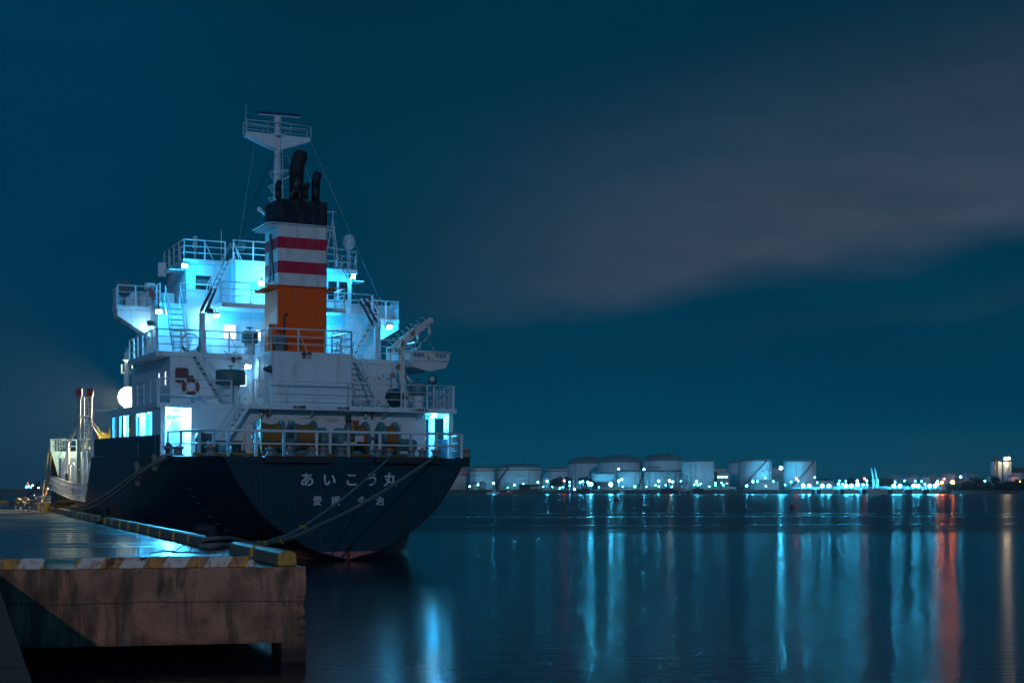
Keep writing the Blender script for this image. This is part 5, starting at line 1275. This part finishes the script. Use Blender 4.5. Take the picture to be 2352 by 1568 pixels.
c5 = [(737, 575, 'm'), (1550, 545, 'm'), (1338, 630, 's'), (1490, 632, 's'), (1628, 635, 's'), (1740, 650, 'm'), (1785, 635, 's'), (1190, 592, 't'), (1410, 560, 't'), (1055, 600, 't'), (500, 598, 't'), (375, 625, 't'), (950, 640, 't')]
c7 = [(990, 328, 'B'), (495, 585, 'm'), (765, 472, 's'), (585, 525, 'm'), (650, 520, 's'), (882, 520, 's'), (775, 592, 's'), (1050, 572, 's'), (1140, 530, 's'), (1240, 515, 's'), (1480, 465, 's'), (1312, 585, 'G'), (1400, 585, 'G'), (1590, 585, 'G'), (1685, 585, 'G'), (1515, 540, 's'), (1838, 515, 's'), (1930, 518, 's'), (2095, 515, 'm'), (2237, 512, 's'), (1823, 560, 'm'), (1885, 565, 'm'), (1935, 585, 'G'), (2010, 585, 'G'), (2100, 570, 'G'), (2180, 572, 'm'), (2235, 575, 'm'), (1217, 482, 'r'), (2200, 482, 'r')]
c8 = [(65, 517, 's'), (475, 535, 's'), (613, 518, 's'), (768, 522, 's'), (862, 525, 's'), (910, 568, 's'), (1095, 520, 's'), (1105, 572, 's'), (460, 590, 'G'), (545, 590, 'G'), (745, 590, 'G'), (810, 590, 'G'), (980, 590, 'G'), (1058, 590, 'G'), (1192, 490, 'r'), (1160, 540, 'a'), (1313, 540, 'A'), (1428, 460, 'm'), (2085, 190, 'W'), (2130, 188, 'W'), (1785, 520, 's'), (2300, 540, 'a'), (1090, 545, 'a')]
for lst, u0, k in ((c6, 1291.95, .17089), (c5, 1022.1, .15134), (c7, 1636.5, .15871), (c8, 1981.0, .1577)):
    for x, y, t_ in lst: LAMPS.append((u0 + k * x, 1022.1 + k * y, t_))
LAMPS.sort()
KIND = {'t': ('shore lamp white', .40, 'low floodlight by the left tanks'), 's': ('shore lamp small', .34, 'small white lamp'), 'm': ('shore lamp white', .48, 'white lamp'), 'B': ('shore lamp big', .95, 'very bright star-like white lamp'), 'G': ('shore lamp white', .85, 'round white jetty lamp'),
        'r': ('shore lamp red', .55, 'red beacon lamp'), 'a': ('shore lamp amber', .7, 'smaller amber lamp'), 'A': ('shore lamp amber', 1.05, 'big amber star-like lamp'), 'w': ('shore lamp warm', .5, 'warm orange lamp'), 'W': ('shore lamp warm', .8, 'warm lamp on top of the far silos')}
cnt = {k: 0 for k in KIND}; tot = {k: sum(1 for l in LAMPS if l[2] == k) for k in KIND}
for u, v, t_ in LAMPS:
    cnt[t_] += 1; mt_, r_, nm = KIND[t_]
    lab = '%s on the far shore' % nm if tot[t_] == 1 else '%s on the far shore, %s such from the left' % (nm, ordw(cnt[t_]))
    if t_ == 'W': lab = '%s of two warm lamps on top of the cement silos' % ('left' if cnt[t_] == 1 else 'right')
    Yl = 885 if (t_ == 'a' and u > 2300) else 956 if t_ == 'W' else (Y0 - 14 if t_ == 'G' else (Y0 + 16 if v > 1100 else (Y2 - 24 if v > 1085 else Y2 + 20)))
    if t_ == 'B' and v < 1080: Yl = Y1 - 24
    if t_ == 't': Yl = Y1 - 22
    shore_lamp(u, v, Yl, mt_, r_, lab, base=(Zv(1057, 956) if t_ == 'W' else None))
# jetty: concrete caissons with a walkway
Yj = Y0 - 16
for k, (u0, u1) in enumerate(((1823, 1844), (1845, 1863), (1876, 1885), (1886, 1917), (1930, 1939), (1940, 1966), (1980, 1990), (1991, 2040), (2041, 2049), (2050, 2078), (2081, 2096), (2098, 2118), (2121, 2135), (2137, 2160))):
    big = (u1 - u0) > 16
    x0, x1 = X(u0, Yj), X(u1, Yj); zt = Zv(1123.5, Yj)
    root = empty('jetty_caisson', ((x0 + x1) / 2, Yj, WATER), (0, 0, 0), '%s concrete block of the lamp-lit jetty, %s from the left' % ('long pale' if big else 'narrow dark', ordw(k + 1)), 'jetty block', 'jetty blocks below the round lamps')
    hw = (x1 - x0) / 2
    MB().box(-hw, hw, 0, 7, -1.5, zt - WATER).build('block', 'jetty concrete' if big else 'dark plant steel', root)
    MB().box(-hw, hw, -.25, 7.2, zt - WATER + .004, zt - WATER + .3).build('coping', 'jetty concrete', root)
    if big: MB().beam((hw - 1.4, -.35, -.3), (hw - .6, -.35, zt - WATER), .8, .25).build('fender', 'tank white', root)
x0, x1 = X(1823, Yj), X(2172, Yj); zt = Zv(1123.2, Yj)
o = MB().box(x0, x1, Yj + 7.2, Yj + 10, zt, zt + .35).build('jetty_walkway', 'jetty concrete'); tag(o, 'long pale walkway along the back of the jetty blocks', 'walkway')
mb = MB()
for i in range(60): x = x0 + (x1 - x0) * i / 59; mb.beam((x, Yj + 7.3, zt + .3), (x, Yj + 7.3, zt + 1.4), .1, .1)
mb.tube([(x0, Yj + 7.3, zt + 1.4), (x1, Yj + 7.3, zt + 1.4)], .07, 4).tube([(x0, Yj + 7.3, zt + .9), (x1, Yj + 7.3, zt + .9)], .05, 4)
o = mb.build('jetty_railing', 'white steel'); tag(o, 'thin pale railing on the long jetty walkway', 'railing')
# process equipment behind the brightest lamps
for k, (u, wd, v) in enumerate(((1925, 7, 1110), (1934, 9, 1107), (1950, 12, 1108), (1966, 8, 1109), (1977, 10, 1106), (1990, 6, 1110))):
    Yp = Y0 + 4; root = empty('pipe_manifold', (X(u, Yp), Yp, GZ), (0, 0, 0), 'pale pipe manifold between the brightest jetty lamps, %s from the left' % ordw(k + 1), 'pipe manifold', 'pipe manifolds on the jetty')
    hw = wd / 2 / FPX * Yp; h = Zv(v, Yp) - GZ; mb = MB()
    for i in range(4): x = -hw + 2 * hw * i / 3; mb.tube([(x, 0, 0), (x, 0, h * (.6 + .4 * random.random())), (x + .4, .5, h * .5)], .16, 6)
    mb.build('riser', 'white steel', root); MB().tube([(-hw, 0, h * .3), (hw, 0, h * .3)], .2, 6).tube([(-hw, 0, h * .65), (hw, 0, h * .65)], .14, 6).box(-hw, hw, -.4, .6, h * .5, h * .5 + .12).build('header', 'white steel', root)
# loading arms
def arm(u0, v0, u1, v1, Y, label):
    x0, x1 = X(u0, Y), X(u1, Y); zt = Zv(v1, Y)
    root = empty('loading_arm', (x0, Y, GZ), (0, 0, 0), label, 'loading arm', 'marine loading arms of the terminal')
    h = zt - GZ; dx = x1 - x0
    MB().tube([(0, 0, 0), (0, 0, h * .42)], .5, 8).build('riser', 'white steel', root)
    MB().tube([(0, 0, h * .40), (dx * .6, 0, h * .75), (dx, 0, h)], .34, 8).build('inner_arm', 'white steel', root)
    MB().tube([(dx, -.4, h), (.9, -.4, h * .18), (1.2, -.4, h * .10)], .24, 8).build('outer_arm', 'white steel', root)
    MB().lathe([(.02, -.4), (1.0, -.4), (1.0, .4), (.02, .4)], (.3, .6, h * .44), 16, 'y').build('pulley', 'white steel', root)
arm(1316, 1124, 1317.5, 1091, Y0, 'pale loading arm, left one of the pair by the dark trees'); arm(1324.5, 1124, 1325.5, 1091, Y0, 'pale loading arm, right one of the pair by the dark trees')
arm(1566, 1121, 1568, 1086, Y0 - 12, 'tall loading arm, left one of the pair below the tall grey tank'); arm(1575, 1121, 1577, 1090, Y0 - 12, 'loading arm, right one of the pair below the tall grey tank')
arm(2006, 1122, 2001.5, 1074, Y0 - 6, 'tall leaning loading arm, left one of the pair beside the brightest jetty lamps'); arm(2014, 1122, 2009.5, 1074, Y0 - 6, 'tall leaning loading arm, right one of the pair beside the brightest jetty lamps')
# pipe jetty platform on piles, center
def platform(u0, u1, Y, label, v=1124.5):
    x0, x1 = X(u0, Y), X(u1, Y); hw = (x1 - x0) / 2; z_ = Zv(v, Y)
    root = empty('pile_platform', ((x0 + x1) / 2, Y, WATER), (0, 0, 0), label, 'platform')
    MB().box(-hw, hw, 0, 8, z_ - WATER - .7, z_ - WATER).build('deck', 'jetty concrete', root)
    n = max(2, int(hw / 3.2))
    for i in range(n + 1): x = -hw + .8 + (2 * hw - 1.6) * i / n; MB().tube([(x, 1, -2), (x, 1, z_ - WATER - .7)], .6, 8).build('pile', 'tank grey', root)
platform(1557, 1592, Y0 - 16, 'dark platform on piles under the tall loading arms'); platform(1307, 1336, Y0 - 9, 'platform on piles under the pair of arms by the trees')
for u, lab in ((1340, 'dark square mooring dolphin by the arms near the trees'), (1532, 'dark square mooring dolphin left of the platform on piles'), (1604, 'dark square mooring dolphin right of the platform on piles')):
    o = MB().box(-3.2, 3.2, 0, 5, -1, 2.9).box(-.5, .5, 1, 2, 2.9, 3.7).build('mooring_dolphin', 'dark plant steel', loc=(X(u, Y0 - 12), Y0 - 12, WATER), bevel=.1); tag(o, lab, 'mooring dolphin', 'mooring dolphins off the terminal')
# yellow pipe racks on the quay
for k, (u0, u1) in enumerate(((1146, 1178), (1218, 1262), (1264, 1296), (1372, 1410), (1412, 1440), (1442, 1478), (1482, 1520), (1622, 1652), (1654, 1690))):
    Yp = Y0 + 10; x0, x1 = X(u0, Yp), X(u1, Yp); hw = (x1 - x0) / 2
    root = empty('pipe_rack', ((x0 + x1) / 2, Yp, GZ), (0, 0, 0), 'low pipe rack along the terminal waterfront, %s from the left' % ordw(k + 1), 'pipe rack', 'pipe racks along the far waterfront')
    mb = MB()
    for i in range(9): x = -hw + 2 * hw * i / 8; mb.beam((x, 0, 0), (x, 0, 1.6), .25, .25)
    mb.box(-hw, hw, -.3, .3, 1.3, 1.5).build('frame', 'yellow paint', root)
    MB().tube([(-hw, 0, 1.75), (hw, 0, 1.75)], .22, 6).tube([(-hw, -.5, 1.1), (hw, -.5, 1.1)], .18, 6).build('pipe', 'white steel', root)
# boats at the waterfront
def workboat(u0, u1, Y, label, hullm):
    x0, x1 = X(u0, Y), X(u1, Y); hw = (x1 - x0) / 2
    root = empty('work_boat', ((x0 + x1) / 2, Y, WATER), (0, 0, 0), label, 'boat')
    MB().extr([(-hw, 0, .9), (-hw * .85, 0, -.3), (hw * .8, 0, -.3), (hw, 0, 1.5), (hw * .6, 0, 1.0)], (0, 3.2, 0)).build('hull', hullm, root)
    MB().box(-hw * .1, hw * .45, .6, 2.6, .9, 2.8).build('cabin', 'grp white', root, bevel=.1); MB().box(-hw * .02, hw * .38, .55, .59, 1.9, 2.5).build('window', 'window glass', root)
    MB().tube([(0, 1.6, 2.8), (0, 1.6, 4.8)], .08, 6).build('mast', 'tank grey', root)
workboat(1150, 1182, Y0 - 10, 'small boat with a red hull moored below the dull banded tank', 'buoy red'); workboat(1117, 1148, Y0 - 10, 'small pale boat moored left of the red one', 'grp white'); workboat(1418, 1434, Y0 - 12, 'tiny white boat moored in front of the rubble slope', 'grp white')
# buoys
def buoy(u, vb, w_px, h_px, label, mark=False):
    Y = FPX * (CAMZ - WATER) / (vb - VH); p = Vector((X(u, Y), Y, WATER)); r = w_px / 2 / FPX * Y; h = h_px / FPX * Y
    root = empty('buoy', p, (0, R(1.5), 0), label, 'buoy', 'red channel buoys')
    MB().lathe([(r * .9, -.3), (r, 0), (r, h * .12), (r * .8, h * .16)], (0, 0, 0), 18).build('float', 'buoy red', root)
    MB().lathe([(r * .8, h * .16), (r * .22, h * .9), (r * .16, h)], (0, 0, 0), 18).build('cone', 'buoy red', root)
    if mark: text_on('6', h * .38, lambda x, y: (x, -r * .60 + y * .5, h * .5 + y), 'number', 'letter white', root, .02)
buoy(1415.5, 1150.5, 13.5, 14, 'red conical buoy with a white number, farther away near the tanks', True); buoy(1818, 1168, 11.5, 12, 'dark red conical buoy, nearer one, alone on the right')
# trees
def tree(u, vt, Y, w_px, label, pine=True):
    x = X(u, Y); h = Zv(vt, Y) - GZ; root = empty('pine_tree' if pine else 'broadleaf_tree', (x, Y, GZ), (0, 0, random.uniform(0, 6)), label, 'tree', 'trees on the far shore')
    mb = MB().tube([(0, 0, -.3), (.1, 0, h * .5), (-.1, .1, h * .95)], [.3, .2, .06], 7)
    for k in range(6): a = random.uniform(0, 6.28); z_ = h * random.uniform(.35, .8); mb.tube([(0, 0, z_), (math.cos(a) * w_px / FPX * Y * .3, math.sin(a) * w_px / FPX * Y * .3, z_ + h * .1)], [.1, .04], 5)
    mb.build('trunk', 'bark', root)
    mb = MB(); rad = w_px / 2 / FPX * Y; blobs = [(random.uniform(-.6, .6) * rad, random.uniform(-.6, .6) * rad, h * random.uniform(.35, .95), rad * random.uniform(.3, .55)) for _ in range(11)]
    for bx_, by_, bz_, br in blobs:
        for _ in range(60):
            v_ = Vector((random.gauss(0, 1), random.gauss(0, 1), random.gauss(0, .7))); v_ = v_.normalized() * br * random.uniform(.5, 1.05)
            c = Vector((bx_, by_, bz_)) + v_; s = random.uniform(.25, .6); n_ = Vector((random.gauss(0, 1), random.gauss(0, 1), random.gauss(0, 1))).normalized(); t1_ = n_.orthogonal().normalized(); t2_ = n_.cross(t1_)
            mb.add([c + t1_ * s, c + t2_ * s * .7, c - t1_ * s, c - t2_ * s * .7], [(0, 1, 2, 3)])
    mb.build('crown', 'foliage', root)
TR = [(1268, 1100, 24), (1283, 1096, 28), (1299, 1094, 30), (1312, 1094, 24), (1334, 1096, 22), (1347, 1094, 18), (1360, 1099, 20)]
for k, (u, vt, w_) in enumerate(TR): tree(u, vt, Y2 - 4, w_, 'dark round tree among the terminal lamps, %s from the left of its clump' % ordw(k + 1), False)
TR = [(2216, 1106, 20), (2229, 1097, 24), (2245, 1098, 24), (2258, 1099, 24), (2268, 1108, 20), (2286, 1096, 22), (2305, 1104, 28), (2320, 1107, 24), (2336, 1103, 26), (2347, 1101, 26), (2080, 1108, 16), (2093, 1109, 14)]
TR.sort()
for k, (u, vt, w_) in enumerate(TR): tree(u, vt, Y0 + 22, w_, 'dark pine on the right shore, %s from the left' % ordw(k + 1))
mb = MB()
for k in range(2600):
    u = random.uniform(2172, 2372); vv = 1112 + random.uniform(0, 17); Yr = Y0 + random.uniform(-6, 14); c = Vector((X(u, Yr), Yr, max(.8, Zv(vv, Yr)))); s = random.uniform(.4, 1.0)
    n_ = Vector((random.gauss(0, 1), random.gauss(0, 1), random.gauss(0, 1))).normalized(); t1_ = n_.orthogonal().normalized(); t2_ = n_.cross(t1_)
    mb.add([c + t1_ * s, c + t2_ * s * .7, c - t1_ * s, c - t2_ * s * .7], [(0, 1, 2, 3)])
o = mb.build('shrub_cover', 'foliage'); tag(o, 'dark shrubs covering the right shore below the pines', 'shrubs', kind='stuff')
# far vessel lights on the left
Yv = 1700; root = empty('far_vessel', (X(66, Yv), Yv, WATER), (0, 0, 0), 'tiny lit vessel on the horizon left of the ship bow', 'ship')
MB().extr([(-8, 0, 3), (-7, 0, -.5), (7, 0, -.5), (9, 0, 4), (5, 0, 3)], (0, 5, 0)).build('hull', 'dark plant steel', root); MB().box(-4, 1, 1, 4, 3, 7).build('cabin', 'white steel', root)
for i, (x, z_, k) in enumerate(((-1, 9, 'shore lamp red'), (0, 5, 'shore lamp small'), (-3, 4, 'shore lamp small'), (3, 4, 'shore lamp small'))): MB().ball((x, -.5, z_), .42, 8, 6).build('lamp', k, root)
tag(MB().prism([(X(60, Yv + 60), Yv + 60), (X(160, Yv + 60), Yv + 60), (X(160, Yv + 60), Yv + 120), (X(60, Yv + 60), Yv + 120)], -1, 2.5).build('far_breakwater', 'dark plant steel'), kind='structure')
for u, v, k, lab in ((75, 1114, 'shore lamp warm', 'pinkish lamp at the horizon just right of the tiny vessel'), (88.5, 1119.5, 'shore lamp warm', 'pinkish lamp on the far breakwater, left of the steep ropes'), (107, 1117.5, 'shore lamp red', 'red beacon on the far breakwater right of the steep ropes'), (110, 1121.5, 'shore lamp warm', 'pale lamp just below the red beacon beside the bow'), (100, 1123.5, 'shore lamp amber', 'small amber lamp low behind the steep ropes')):
    shore_lamp(u, v, Yv + 70, k, .62, lab, base=2.5)

# ================================================================== HAZE (damp harbour air over the water)
m = bpy.data.materials.new('haze'); m.use_nodes = True; nt = m.node_tree; nt.nodes.clear()
v = nn(nt, 'ShaderNodeVolumePrincipled', i_Color=(.80, .95, 1.0, 1), i_Density=.00016, i_Anisotropy=.5)
nt.links.new(v.outputs[0], nn(nt, 'ShaderNodeOutputMaterial').inputs['Volume'])
tag(MB().box(-2050, 2050, -130, 3100, -6.0, 34.0).build('haze', m), kind='stuff')
